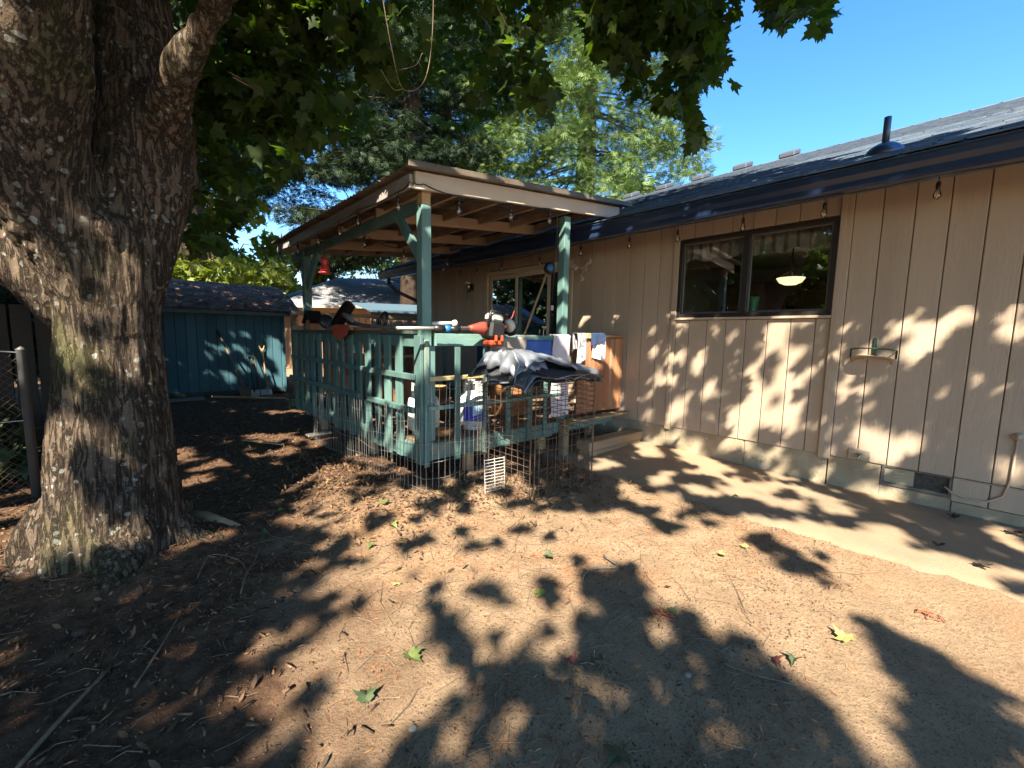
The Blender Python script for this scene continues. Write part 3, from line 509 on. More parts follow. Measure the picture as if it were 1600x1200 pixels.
# foundation panels with joints
for y0, y1 in [(-3.2, -1.1), (-1.09, .158), (.60, .985), (.99, 1.72), (1.73, 2.62), (2.63, 3.5), (3.51, 8.62)]:
    MB().box(WX-.004, WX+.12, y0, y1-.006, -.2, .2935 if y0 > .1 else .098, .004).build('foundation_panel', 'found', house)
MB().box(WX+.006, WX+.10, .995, 8.6, -.19, .288, .002).build('foundation_core', 'found', house)
b = MB(); b.box(WX-.003, WX+.12, .158, .60, -.2, .118, .004); b.build('foundation_panel', 'found', house)
# crawl-space vent
v = MB().box(WX-.012, WX+.02, .160, .595, .122, .150, .003).box(WX-.012, WX+.02, .160, .595, .280, .2945, .003).box(WX-.012, WX+.02, .160, .178, .150, .280, .003).box(WX-.012, WX+.02, .575, .595, .150, .280, .003).build('foundation_vent', mat('vent_frame', (.13, .12, .11), .6), house)
MB().box(WX+.004, WX+.02, .385, .575, .150, .280, .002).build('vent_cover', mat('dull_vent_cover', (.40, .34, .24), .7), v)
for z in (.235, .21): MB().box(WX-.003, WX+.003, .455, .515, z, z+.012, .002).build('louvre', 'beige', v)
MB().box(WX+.014, WX+.02, .178, .385, .150, .280, .001).build('vent_mesh', mat('dark_mesh', (.03, .028, .027), .7, 40, (.09, .08, .07)), v)
# eave: soffit, fascia, gutter
MB().box(4.245, WX+.1, -3.3, 8.9, 2.692, 2.70, .001).build('soffit', mat('soffit_paint', (.16, .12, .10), .8), house)
MB().box(4.222, 4.244, -3.3, 8.9, 2.50, 2.672, .002).build('fascia_board', 'gutter', house)
prof = [(4.218, 2.64), (4.218, 2.485), (4.150, 2.482), (4.140, 2.50), (4.140, 2.54), (4.112, 2.575), (4.108, 2.615), (4.100, 2.618), (4.100, 2.628), (4.112, 2.628), (4.120, 2.58), (4.148, 2.545), (4.150, 2.495), (4.205, 2.492), (4.208, 2.64)]
ys = [-3.3, 0.4, 3.5, 6.4, 8.95]
b = MB(); n = len(prof)
V = [(x, y, z-(.012 if y > 8 else 0)) for y in ys for x, z in prof]
F = [(i*n+k, i*n+(k+1) % n, (i+1)*n+(k+1) % n, (i+1)*n+k) for i in range(len(ys)-1) for k in range(n)]+[tuple(range(n)), tuple((len(ys)-1)*n+k for k in range(n))]
b.add(V, F); g_ = b.build('gutter', 'gutter', house)
# downspout at the far end
b = MB(); b.tube([(4.17, 8.55, 2.50), (4.17, 8.55, 2.36), (4.30, 8.50, 2.22), (4.76, 8.45, 2.05), (4.80, 8.45, 1.95), (4.80, 8.45, .1)], .038, 8); b.build('downspout', 'gutter', house, smooth=True)
# roof deck and shingles
SL = .39; RX0, RZ0, RX1 = 4.125, 2.652, 9.2
def rz(x): return RZ0+SL*(x-RX0)
b = MB(); b.add([(RX0, -3.4, rz(RX0)-.012), (RX1, -3.4, rz(RX1)-.012), (RX1, 8.95, rz(RX1)-.012), (RX0, 8.95, rz(RX0)-.012), (14.3, -3.4, 2.65), (14.3, 8.95, 2.65),
                 (RX0, -3.4, rz(RX0)-.03), (RX0, 8.95, rz(RX0)-.03)],
                [(0, 1, 2, 3), (1, 4, 5, 2), (0, 3, 7, 6), (6, 7, 5, 4), (0, 6, 4, 1), (3, 2, 5, 7)])
b.build('roof', 'shingle', house)
exp_, sw = .135, .30; sl = math.hypot(1, SL); shing = MB().box(0, exp_*1.25, 0, sw-.006, 0, .009, .002)
sme = bpy.data.meshes.new('roof_shingle'); sme.from_pydata(shing.v, [], shing.f); sme.materials.append(MT['shingle'])
q = bmesh.new(); q.from_mesh(sme); bmesh.ops.recalc_face_normals(q, faces=q.faces); q.to_mesh(sme); q.free()
rowsn = int((RX1-RX0)*sl/exp_); pos = []
for r in range(rowsn):
    for c_ in range(41):
        y = -3.3+c_*sw+(.15 if r % 2 else 0)+random.uniform(-.02, .02)
        if y < 8.7: pos.append((r, y))
ang = -math.atan(SL)
pos.sort(key=lambda q: (RX0+q[0]*exp_/sl)**2+q[1]**2*.8+(0 if q[1] > -.2 else 99))
far = MB()
for i, (r, y) in enumerate(pos):
    x = RX0-.02+r*exp_/sl; z = rz(x)-.002; tl = random.uniform(0, .012)
    if i < 290:
        inst('roof_shingle', sme, house, (x, y, z+.004), (0, ang+.035+tl, 0))
    else:
        Mx = Matrix.Translation((x, y, z+.004)) @ Matrix.Rotation(ang+.035+tl, 4, 'Y')
        far.add([(0, 0, 0), (0, sw-.006, 0), (exp_*1.25, sw-.006, 0), (exp_*1.25, 0, 0), (0, 0, .011), (0, sw-.006, .011), (exp_*1.25, sw-.006, .009), (exp_*1.25, 0, .009)],
                [(4, 7, 6, 5), (0, 4, 5, 1), (0, 3, 7, 4), (1, 5, 6, 2)], Mx)
tag(far.build('roof_shingle_field', mat('asphalt_shingle_field', (.06, .10, .165), .6, 9, (.15, .175, .215), .003, 220), house, fix=False), kind='stuff')
# ridge caps, roof vents, pipe
for k in range(40):
    y = -3.3+k*.30
    if y > 8.6: break
    cb_ = MB().box(RX1-.14, RX1+.14, y, y+.33, -.006, .008, .002)
    for i, (a, bb, cc) in enumerate(cb_.v): cb_.v[i] = (a, bb, cc+rz(RX1)+.012+.004*((bb-y)/.3 < .5)-abs(a-RX1)*SL)
    if k < 26: cb_.build('ridge_shingle', 'shingle', house)
for y in (2.70, 3.45, 4.23, 4.99, 5.79):
    z = rz(8.62)
    rv = MB().box(8.42, 8.80, y-.15, y+.15, 0, .04, .01).box(8.46, 8.78, y-.12, y+.12, .04, .13, .02)
    Mv = Matrix.Translation((0, 0, rz(8.42)-.02))
    for i, (a, bb, cc) in enumerate(rv.v): rv.v[i] = (a, bb, cc+rz(a)-.0)
    rv.build('roof_vent', mat('roof_vent_metal', (.07, .08, .10), .6), house)
pv = MB().lathe([(.135, -.05), (.13, -.02), (.12, .012), (.10, .035), (.065, .058), (.04, .066), (.0, .066)], (4.62, .77, rz(4.62)+.005), 20)
pm = mat('flashing_metal', (.09, .12, .20), .35, metal=.7); pf = pv.build('pipe_flashing', pm, house, smooth=True)
MB().lathe([(.024, 0), (.024, .21), (.019, .212), (.019, .1)], (4.62, .77, rz(4.62)+.06), 14).build('vent_pipe', mat('vent_pipe_metal', (.12, .15, .22), .4, metal=.5), house, smooth=True)
# window
wf = MB(); y0, y1, z0, z1 = WIN; fx0, fx1 = WX-.024, WX+.06
for q in [(y0-.012, y0+.030, z0-.02, z1+.012), (y1-.030, y1+.012, z0-.02, z1+.012), (y0+.030, y1-.030, z1-.030, z1+.012), (y0+.030, y1-.030, z0-.02, z0+.022)]:
    wf.box(fx0, fx1, *q, .003)
win = wf.build('window', 'frame', house)
my = 1.835
MB().box(WX-.022, WX+.05, my-.032, my+.032, z0+.022, z1-.030, .003).build('mullion', 'frame', win)
MB().box(WX-.05, WX-.018, y0-.03, y1+.03, z0-.046, z0-.021, .003).build('sill', 'trim', house)
for nm, (a, c) in (('pane', (y0+.03, my-.032)), ('pane', (my+.032, y1-.03))):
    fr = MB()
    for q in [(a, a+.018, z0+.022, z1-.03), (c-.018, c, z0+.022, z1-.03), (a+.018, c-.018, z1-.05, z1-.03), (a+.018, c-.018, z0+.022, z0+.042)]: fr.box(WX-.002, WX+.02, *q, .002)
    fr.build('sash', mat('sash_metal', (.10, .09, .09), .4), win)
    p_ = MB(); p_.add([(WX+.008, a+.017, z0+.04), (WX+.008, c-.017, z0+.04), (WX+.008, c-.017, z1-.048), (WX+.008, a+.017, z1-.048)], [(0, 1, 2, 3)]); p_.build(nm, 'glass', win, fix=False)
# rooms behind window and door
rm = MB(); X0, X1, Y0, Y1, Z0, Z1 = WX+.131, WX+3.6, .2, 7.6, .43, 2.56
for q in [(X1, X1+.05, Y0, Y1, Z0, Z1), (X0, X1, Y0-.05, Y0, Z0, Z1), (X0, X1, Y1, Y1+.05, Z0, Z1), (X0, X1, Y0, Y1, Z0-.05, Z0), (X0, X1, Y0, Y1, Z1, Z1+.05), (X0, X1, 3.4, 3.5, Z0, Z1)]: rm.box(*q, .001)
rm.build('room', mat('room_wall', (.38, .36, .31), .9), house)
MB().box(X1-.5, X1-.02, 1.6, 3.3, 1.55, 2.3, .01).build('wall_cabinet', mat('dark_cabinet', (.16, .08, .045), .5), house)
MB().box(WX+.14, WX+.55, .9, 3.0, 1.50, 1.555, .004).build('counter', mat('counter_top', (.16, .14, .12), .4), house)
val = MB(); val.sheet(lambda u, v: (WX+.16+.018*math.sin(u*95), y0-.08+u*(y1-y0+.16), z1+.05-v*(.25+.02*math.sin(u*40))), 120, 4); val.build('window_valance', mat('patterned_valance', (.42, .36, .30), .9, 9, (.22, .18, .15)), house, solid=.003)
# sliding door
y0, y1, z0, z1 = DOOR
df = MB()
for q in [(y0-.06, y0, z0, z1+.07), (y1, y1+.06, z0, z1+.07), (y0, y1, z1, z1+.07)]: df.box(WX-.03, WX+.06, *q, .004)
door = df.build('sliding_door', 'beige', house)
dm = 5.36
for a, c, xo in [(y0+.01, dm+.03, -.012), (dm-.03, y1-.01, .016)]:
    pn = MB()
    for q in [(a, a+.055, z0, z1), (c-.055, c, z0, z1), (a+.055, c-.055, z1-.07, z1), (a+.055, c-.055, z0, z0+.09)]: pn.box(WX+xo, WX+xo+.026, *q, .003)
    pn.build('door_panel', 'beige', door)
    g = MB(); xx = WX+xo+.013; g.add([(xx, a+.053, z0+.08), (xx, c-.053, z0+.08), (xx, c-.053, z1-.068), (xx, a+.053, z1-.068)], [(0, 1, 2, 3)]); g.build('pane', 'glass', door, fix=False)
MB().box(WX-.014, WX+.01, 4.60, 4.66, z0+.005, z1-.01, .003).build('screen_stile', 'beige', door)
MB().tube([(WX-.02, 4.64, 1.50), (WX-.055, 4.66, 1.48), (WX-.065, 4.665, 1.41), (WX-.055, 4.66, 1.34), (WX-.02, 4.64, 1.32)], .010, 7).build('handle', 'cream', door, smooth=True)
sc_ = MB(); sc_.add([(WX-.008, y0, z0), (WX-.008, 4.60, z0), (WX-.008, 4.60, z1), (WX-.008, y0, z1)], [(0, 1, 2, 3)])
sm = bpy.data.materials.new('insect_screen'); sm.use_nodes = True; nn = sm.node_tree.nodes; tr_ = nn.new('ShaderNodeBsdfTransparent'); mx_ = nn.new('ShaderNodeMixShader'); mx_.inputs[0].default_value = .6
nn['Principled BSDF'].inputs['Base Color'].default_value = (.03, .03, .03, 1); sm.node_tree.links.new(tr_.outputs[0], mx_.inputs[1]); sm.node_tree.links.new(nn['Principled BSDF'].outputs[0], mx_.inputs[2]); sm.node_tree.links.new(mx_.outputs[0], nn['Material Output'].inputs[0])
sc_.build('insect_screen', sm, door, fix=False)
# hose bib on its block, conduit
MB().box(WX-.045, WX-.017, .675, .83, .305, .40, .004).build('tap_block', 'trim', house)
hb = MB().tube([(WX-.046, .745, .355), (WX-.09, .745, .350), (WX-.10, .745, .32)], .012, 8); hb.build('hose_tap', 'steel', house, smooth=True)
MB().lathe([(0, 0), (.022, 0), (.024, .006), (.0, .01)], (WX-.075, .745, .366), 10).build('tap_handle', mat('green_tap', (.12, .22, .20), .5), house)
pts = [(WX-.028, -.14, .66), (WX-.028, -.135, .35), (WX-.028, -.11, .22), (WX-.028, -.03, .155), (WX-.028, .08, .15), (WX-.025, .16, .175), (WX-.01, .20, .21)]
MB().tube(pts, .0075, 8).build('conduit', 'trim', house, smooth=True)
MB().lathe([(0, 0), (.03, 0), (.03, .02), (.012, .03), (.012, .05)], (0, 0, 0), 12, Matrix.Translation((WX-.017, -.14, .68)) @ Matrix.Rotation(-math.pi/2, 4, 'Y')).build('conduit_flange', 'trim', house, smooth=True)

# things on and behind the house wall
t = thing('security_light', 'white two-head security floodlight under the eave beside the deck post', 'security light', (WX-.02, 3.95, 2.25))
MB().box(WX-.045, WX-.017, 3.90, 4.00, 2.24, 2.34, .006).build('base', 'taupe', t)
for dy, dz, ry in ((.11, .02, .5), (-.13, .07, -.4)):
    Mh = Matrix.Translation((WX-.10, 3.95+dy, 2.28+dz)) @ Matrix.Rotation(ry, 4, 'X') @ Matrix.Rotation(.5, 4, 'Y')
    MB().box(-.022, .022, -.045, .045, -.035, .035, .006, Mh).build('lamp_head', 'taupe', t)
    MB().tube([(WX-.045, 3.95, 2.29), (WX-.08, 3.95+dy*.6, 2.28+dz)], .010, 6).build('arm', 'taupe', t)
Mh = Matrix.Translation((WX-.10, 3.93, 2.14)) @ Matrix.Rotation(.7, 4, 'X')
MB().box(-.03, .03, -.03, .03, -.03, .03, .006, Mh).build('sensor', 'taupe', t); MB().tube([(WX-.045, 3.95, 2.26), (WX-.09, 3.94, 2.18)], .009, 6).build('arm', 'taupe', t)

t = thing('wall_planter', 'empty half-round wire planter with tan liner screwed to the siding', 'wall planter', (WX-.02, .74, 1.2))
MB().box(WX-.034, WX-.018, .715, .74, 1.22, 1.385, .004).build('bracket', 'grip', t)
arc = [(WX-.02-.15*math.sin(a), .735+.155*math.cos(a), 1.275+.02*math.sin(a)) for a in np.linspace(0, math.pi, 13)]
MB().tube([(WX-.02, .89, 1.21)]+arc+[(WX-.02, .58, 1.21)], .006, 6).build('wire_rim', 'grip', t, smooth=True)
b = MB(); b.sheet(lambda u, v: (WX-.022-.14*math.sin(math.pi*u)*v, .735+.15*math.cos(math.pi*u)*(1-.1*(1-v)), 1.16+.035*v+.05*math.sin(math.pi*u)*(1-v*.2)), 17, 6); b.build('liner', 'terracotta', t, smooth=True, solid=.006)

t = thing('ceiling_lamp', 'lit cream bowl lamp hanging inside behind the window', 'ceiling lamp', (6.6, 1.93, 2.3))
MB().lathe([(0, -.09), (.07, -.085), (.13, -.055), (.165, 0), (.16, .004)], (6.6, 1.93, 2.16), 24).build('shade', 'lamp', t, smooth=True)
MB().tube([(6.6, 1.93, 2.2), (6.6, 1.93, 2.56)], .01, 6).build('stem', 'frame', t)
for a in (0, 2.1, 4.2): MB().tube([(6.6+.15*math.cos(a), 1.93+.15*math.sin(a), 2.165), (6.6, 1.93, 2.26)], .005, 5).build('arm', 'frame', t)
t = MB().lathe([(.045, 0), (.05, .06), (.04, .12), (.048, .17), (.055, .24), (.05, .245), (.035, .17)], (WX+.17, 1.80, 1.556), 16).build('green_vase', 'green_v', smooth=True)
tag(t, 'green glazed vase on the counter behind the window, beside its middle bar', 'vase')
for (yy, h_, lab) in ((1.45, .13, 'clear glass jar with sprigs behind the right window pane'), (2.10, .15, 'clear glass jar behind the left pane near the middle bar'), (2.42, .10, 'first drinking glass in the lower left window corner'), (2.33, .10, 'second drinking glass from the lower left window corner')):
    t = MB().lathe([(.03, 0), (.034, h_*.5), (.036, h_), (.033, h_), (.030, h_*.5), (.026, .008)], (WX+.17, yy, 1.556), 14).build('glass_jar', 'bulb', smooth=True); tag(t, lab, 'jar')
t = thing('potted_sprig', 'small leafy green sprig standing in a jar behind the window', 'plant', (WX+.17, 1.45, 1.6))
MB().tube([(WX+.17, 1.45, 1.58), (WX+.17, 1.45, 1.75)], .003, 5).build('stem', 'grip', t)
b = MB()
for k in range(22):
    a = random.uniform(0, 6.28); z = random.uniform(1.70, 1.80); r_ = random.uniform(.01, .04); c0 = Vector((WX+.17+r_*math.cos(a), 1.45+r_*math.sin(a), z))
    d = Vector((math.cos(a), math.sin(a), random.uniform(-.3, .8)))*.03; s_ = Vector((-math.sin(a), math.cos(a), 0))*.010
    b.add([c0, c0+d*.5+s_, c0+d, c0+d*.5-s_], [(0, 1, 2, 3)])
b.build('leaves', mat('sprig_green', (.10, .22, .04), .5), t, fix=False)
t = MB().lathe([(.04, 0), (.04, .08), (.037, .08), (.036, .006)], (WX+.17, 1.17, 1.556), 16).build('mug', mat('red_mug', (.30, .03, .04), .4), smooth=True); tag(t, 'dark red mug on the counter in the right window corner', 'mug')

# ------------------------------------------------------------------ the covered deck
DX0, DY0, DY1, DZ = 1.88, 3.24, 6.80, .40
deck = thing('covered_deck', 'green painted raised deck with slatted rails and corrugated shed roof', 'deck', (3.3, 5.0, 0))
# floor boards (along x), joists, skirts
y = DY0+.02
while y < DY1-.1:
    MB().box(DX0+.02, WX-.03, y, y+.132, DZ-.028, DZ+random.uniform(-.002, .002), .004).build('deck_board', 'deckwood', deck); y += .139
for x in (2.4, 3.1, 3.8, 4.5): MB().box(x, x+.04, DY0+.05, DY1-.05, .23, DZ-.030, .003).build('joist', 'rafter', deck)
MB().box(DX0+.03, 3.50, DY0-.006, DY0+.03, .245, .392, .004).build('skirt_board', 'greenx', deck)
MB().box(3.51, 4.62, DY0-.002, DY0+.03, .275, .385, .004).build('skirt_board', 'greenx', deck)
MB().box(DX0-.012, DX0+.024, DY0+.05, 4.9, .225, .375, .004).build('skirt_board', 'green', deck)
MB().box(DX0-.010, DX0+.024, 4.91, DY1, .225, .37, .004).build('skirt_board', 'green', deck)
MB().box(3.62, 4.80, DY0-.13, DY0-.008, .375, .405, .005).build('edge_plank', 'stepwood', deck)
MB().box(3.60, 3.69, DY0-.09, DY0-.01, .0, .372, .005).build('plank_support', 'stepwood', deck)
for x, yy in ((2.47, 3.42), (3.6, 3.5), (2.0, 4.6), (2.0, 6.2), (3.2, 6.4), (4.5, 3.5), (4.5, 6)):
    MB().box(x, x+.085, yy, yy+.085, -.05, .229, .004).build('support_post', 'rawwood', deck)
# roof posts
def post(x, y, z0, z1, s=.09):
    return MB().box(x, x+s, y, y+s, z0, z1, .005).build('roof_post', 'green', deck)
post(DX0+.002, DY0+.012, .23, 2.405); MB().box(DX0+.004, DX0+.088, DY0+.014, DY0+.096, 2.408, 2.60, .004).build('post_splice', 'rawwood', deck)
post(3.63, DY0+.012, .40, 2.64); post(DX0+.02, 6.46, .23, 2.44, .10); post(3.7, 6.46, .4, 2.6)
MB().box(DX0-.032, DX0-.002, DY0-.012, DY0+.10, .22, 1.335, .004).build('corner_board', 'green', deck)
MB().box(DX0+.0, DX0+.045, DY0-.032, DY0-.008, .20, 1.30, .004).build('corner_board', 'green', deck)
MB().box(DX0+.055, DX0+.115, DY0-.008, DY0+.010, .42, 1.245, .003).build('corner_board', 'green', deck)
# braces
MB().beam((DX0+.04, 3.33, 1.98), (DX0+.04, 3.74, 2.40), .04, .085).build('brace', 'green', deck)
MB().beam((DX0+.07, 6.45, 1.95), (DX0+.07, 6.02, 2.40), .04, .11).build('brace', 'green', deck)
# left face: rails and pickets
XL = DX0-.012
MB().box(XL-.035, XL+.10, 3.345, 6.9, 1.345, 1.375, .004).build('cap_rail', 'greend', deck)
MB().box(XL+.001, XL+.035, 3.36, 6.84, 1.235, 1.343, .004).build('top_rail', 'green', deck)
for (a, c, z, ln) in ((3.30, 4.86, .955, .012), (4.87, 6.88, .965, 0), (3.31, 4.25, .665, 0), (4.47, 7.0, .66, 0)):
    MB().box(XL-.060, XL-.026, a, c, z, z+.052, .004).build('mid_rail', 'green', deck)
py = [6.82, 6.57, 6.31, 6.04, 5.77, 5.49, 5.23, 5.01, 4.76, 4.53, 4.30, 4.07, 3.85, 3.62]
for i, yy in enumerate(py):
    zt = 1.335+random.uniform(-.012, .004); zb = .23+random.uniform(-.03, .01)
    if i == 9: zt, zb = 1.26, .24
    o = MB().box(-.012, .012, -.056, .056, zb, zt, .003).build('picket', 'green', deck); o.location += Vector((XL-.012, yy, 0)); o.rotation_euler = (random.uniform(-.006, .006), 0, random.uniform(-.03, .03))
# back lattice/far rail and right side far
for k in range(9): MB().box(2.1+k*.28, 2.17+k*.28, 6.76, 6.78, .42, 1.25, .003).build('picket', 'green', deck)
MB().box(1.98, 4.7, 6.785, 6.82, 1.20, 1.30, .004).build('back_rail', 'greenx', deck)
# front face rails, pickets
MB().box(DX0+.12, 3.72, DY0-.006, DY0+.026, 1.245, 1.355, .004).build('top_rail', 'greenx', deck)
MB().box(DX0+.046, 2.62, DY0-.034, DY0-.008, .945, .985, .006).build('mid_rail', mat('yellowed_raw_wood', (.56, .46, .22), .8, 9, (.42, .32, .15), .003, 40), deck)
MB().box(DX0+.02, 3.62, DY0-.060, DY0-.034, .695, .735, .005).build('mid_rail', 'greenx', deck)
for x, a, zb in ((2.18, .052, .235), (2.49, .045, .245), (2.83, .06, .245), (3.12, .055, .26), (3.36, .05, .27)):
    MB().box(x-a/2, x+a/2, DY0-.030 if x > 2.7 else DY0-.0335-.0, DY0-.0085, zb, 1.243 if x > 2.3 else 1.36, .003).build('picket', 'green', deck) if x > 2.7 else \
        MB().box(x-a/2, x+a/2, DY0-.084, DY0-.062, zb, 1.24, .003).build('picket', 'green', deck)
# cedar end screen
xs = 3.915
while xs < 4.76:
    w_ = random.uniform(.088, .108)
    MB().box(xs, min(xs+w_-.004, 4.80), DY0+.004, DY0+.024, .43+random.uniform(0, .01), 1.335+random.uniform(-.006, .006), .003).build('screen_board', 'cedar', deck); xs += w_
MB().box(3.90, 4.82, DY0-.004, DY0+.045, 1.345, 1.372, .003).build('screen_cap', 'cedar', deck)
MB().box(3.92, 4.80, DY0+.026, DY0+.055, .80, .88, .003).build('screen_rail', 'cedar', deck)
# roof: low eave at x 1.77 rising to the house roof
RS = (2.80-2.53)/(4.5-1.77)
def pz(x, z0=2.53): return z0+(x-1.77)*RS
def slope_beam(name, m, x0, x1, y0, y1, dz0, dz1, par=deck):
    b = MB().box(x0, x1, y0, y1, dz0, dz1, .003)
    b.v = [(a, bb, c+pz(a)) for a, bb, c in b.v]; return b.build(name, m, par)
MB().box(DX0+.035, DX0+.075, 3.345, 7.05, 2.372, 2.470, .003).build('header_beam', 'green', deck)
MB().box(1.757, 1.790, 3.225, 7.18, 2.495, 2.600, .003).build('eave_fascia', 'greyfascia', deck)
slope_beam('front_fascia', 'white', 1.792, 4.52, 3.190, 3.224, -.045, .090)
slope_beam('back_fascia', 'greyfascia', 1.792, 4.52, 7.15, 7.18, -.045, .090)
for yy in (4.30, 5.35, 6.35): slope_beam('rafter', 'rafter', 1.97, 4.42, yy, yy+.042, -.075, .045)
for x in (2.25, 2.75, 3.25, 3.75, 4.2):
    for a, c in ((3.226, 4.298), (4.344, 5.348), (5.394, 6.348), (6.394, 7.148)):
        slope_beam('purlin', 'rafter', x, x+.038, a, c, -.02, .062)
for a, c in ((3.226, 4.298), (4.344, 5.348)): slope_beam('diagonal_batten', 'rafter', 2.05, 2.10, a, c, .02, .06)
# corrugated sheets
def corr(y0, y1, k):
    nx, ny = 14, int((y1-y0)/.0095)
    X_, Y_ = np.meshgrid(np.linspace(1.70, 4.60, nx), np.linspace(y0, y1, ny), indexing='ij')
    Zc = 2.53+(X_-1.77)*RS+.108+.010*np.sin(Y_*2*np.pi/.076)+.003*k+.004*vnoise(X_*2, Y_*2, 0, 5)
    V = np.stack([X_, Y_, Zc], -1).reshape(-1, 3); id_ = np.arange(nx*ny).reshape(nx, ny)
    F = np.stack([id_[:-1, :-1], id_[1:, :-1], id_[1:, 1:], id_[:-1, 1:]], -1).reshape(-1, 4)
    o = npmesh('roof_sheet', V, F, 'tin', deck, smooth=True); q = o.modifiers.new('t', 'SOLIDIFY'); q.thickness = .0015
for k in range(5): corr(3.13+k*.82, 3.13+(k+1)*.82+.04, k % 2)
b = MB().box(1.69, 4.66, 3.110, 3.160, .128, .140, .002).box(1.69, 4.66, 3.108, 3.118, .092, .128, .001); b.v = [(a, bb, c+pz(a)) for a, bb, c in b.v]
b.build('roof_edge_flashing', mat('edge_flashing', (.22, .18, .14), .5, 5, (.14, .11, .08), metal=.4), deck)
# wooden step
t = thing('wooden_step', 'single weathered timber step in front of the cedar screen', 'step', (4.3, 3.0, 0))
MB().box(3.75, 4.82, 2.90, 3.095, .085, .185, .012).build('tread', 'stepwood', t)
MB().box(3.78, 4.80, 2.92, 3.07, .0, .083, .006).build('riser', 'stepwood', t)

# ------------------------------------------------------------------ string lights
def bulbs(parent, pts, long=.03):
    for P_ in pts:
        x, y, z = P_
        MB().tube([(x, y, z), (x, y, z-long)], .0035, 5).build('drop_wire', 'black', parent)
        s_ = MB().lathe([(.010, 0), (.014, -.008), (.0145, -.045), (.012, -.05)], (x, y, z-long), 8).build('socket', 'black', parent, smooth=True)
        g = MB().lathe([(.011, 0), (.017, -.018), (.025, -.042), (.024, -.058), (.014, -.072), (.003, -.076)], (x, y, z-long-.049), 10).build('bulb', 'bulb', s_, smooth=True)
        MB().tube([(x-.006, y, z-long-.05), (x-.007, y, z-long-.10), (x, y, z-long-.112), (x+.007, y, z-long-.10), (x+.006, y, z-long-.05)], .0014, 4).build('filament', mat_fil, g)
mat_fil = mat('filament_brass', (.8, .65, .40), .4)
def cable(parent, pts, sag=.02, r=.0045):
    P_ = []
    for a, c in zip(pts[:-1], pts[1:]):
        a, c = Vector(a), Vector(c)
        for i in range(6):
            u = i/6; P_.append(a.lerp(c, u)-Vector((0, 0, sag*4*u*(1-u))))
    P_.append(Vector(pts[-1])); MB().tube(P_, r, 5).build('cable', 'black', parent, smooth=True)
t = thing('string_lights', 'clear bulb string lights hung around the deck roof edge', 'string lights', (1.75, 3.2, 2.5), 'strings of clear outdoor bulbs')
A = [(1.75, 7.0, 2.51), (1.75, 6.15, 2.50), (1.75, 5.36, 2.505), (1.75, 4.70, 2.50), (1.75, 4.22, 2.52), (1.75, 3.40, 2.50)]
Bf = [(2.20, 3.183, 2.515), (2.79, 3.183, 2.575), (3.31, 3.183, 2.635)]
cable(t, A+[(1.75, 3.19, 2.535), (1.86, 3.182, 2.535)]+Bf+[(3.42, 3.18, 2.63)], .015); bulbs(t, A+Bf, .03)
In = [(2.1, 4.9, 2.45), (2.8, 5.3, 2.46), (3.3, 5.6, 2.50), (3.8, 5.8, 2.53), (4.0, 6.2, 2.52), (2.5, 6.6, 2.47)]
cable(t, In, .05); bulbs(t, In, .02)
cable(t, [(3.42, 3.18, 2.63), (3.46, 3.2, 2.3), (3.47, 3.25, 1.9)], 0)
t = thing('string_lights', 'clear bulb string lights running along under the house gutter', 'string lights', (4.3, 3, 2.5), 'strings of clear outdoor bulbs')
Hs = [(4.5, -.55, 2.55), (4.5, .42, 2.565), (4.5, 1.11, 2.56), (4.5, 1.76, 2.555), (4.5, 2.42, 2.55), (4.5, 3.02, 2.56), (4.5, 3.75, 2.565), (4.6, 4.6, 2.54), (4.6, 5.45, 2.54), (4.6, 6.1, 2.54), (4.6, 6.6, 2.55)]
cable(t, Hs, .012); bulbs(t, Hs, .05)

# ------------------------------------------------------------------ things on and around the deck
t = thing('hummingbird_feeder', 'red hummingbird feeder hanging under the far deck roof corner', 'bird feeder', (1.86, 5.5, 2.2))
MB().lathe([(.0, .175), (.028, .172), (.050, .150), (.052, .115), (.036, .088), (.050, .060), (.058, .025), (.052, .0)], (1.86, 5.5, 2.07), 16).build('bottle', 'feeder', t, smooth=True)
MB().lathe([(.052, 0), (.075, -.008), (.07, -.022), (.0, -.028)], (1.86, 5.5, 2.07), 16).build('base', 'feeder', t, smooth=True)
MB().tube([(1.86, 5.5, 2.23), (1.86, 5.5, 2.38)], .003, 5).build('hook', 'black', t)

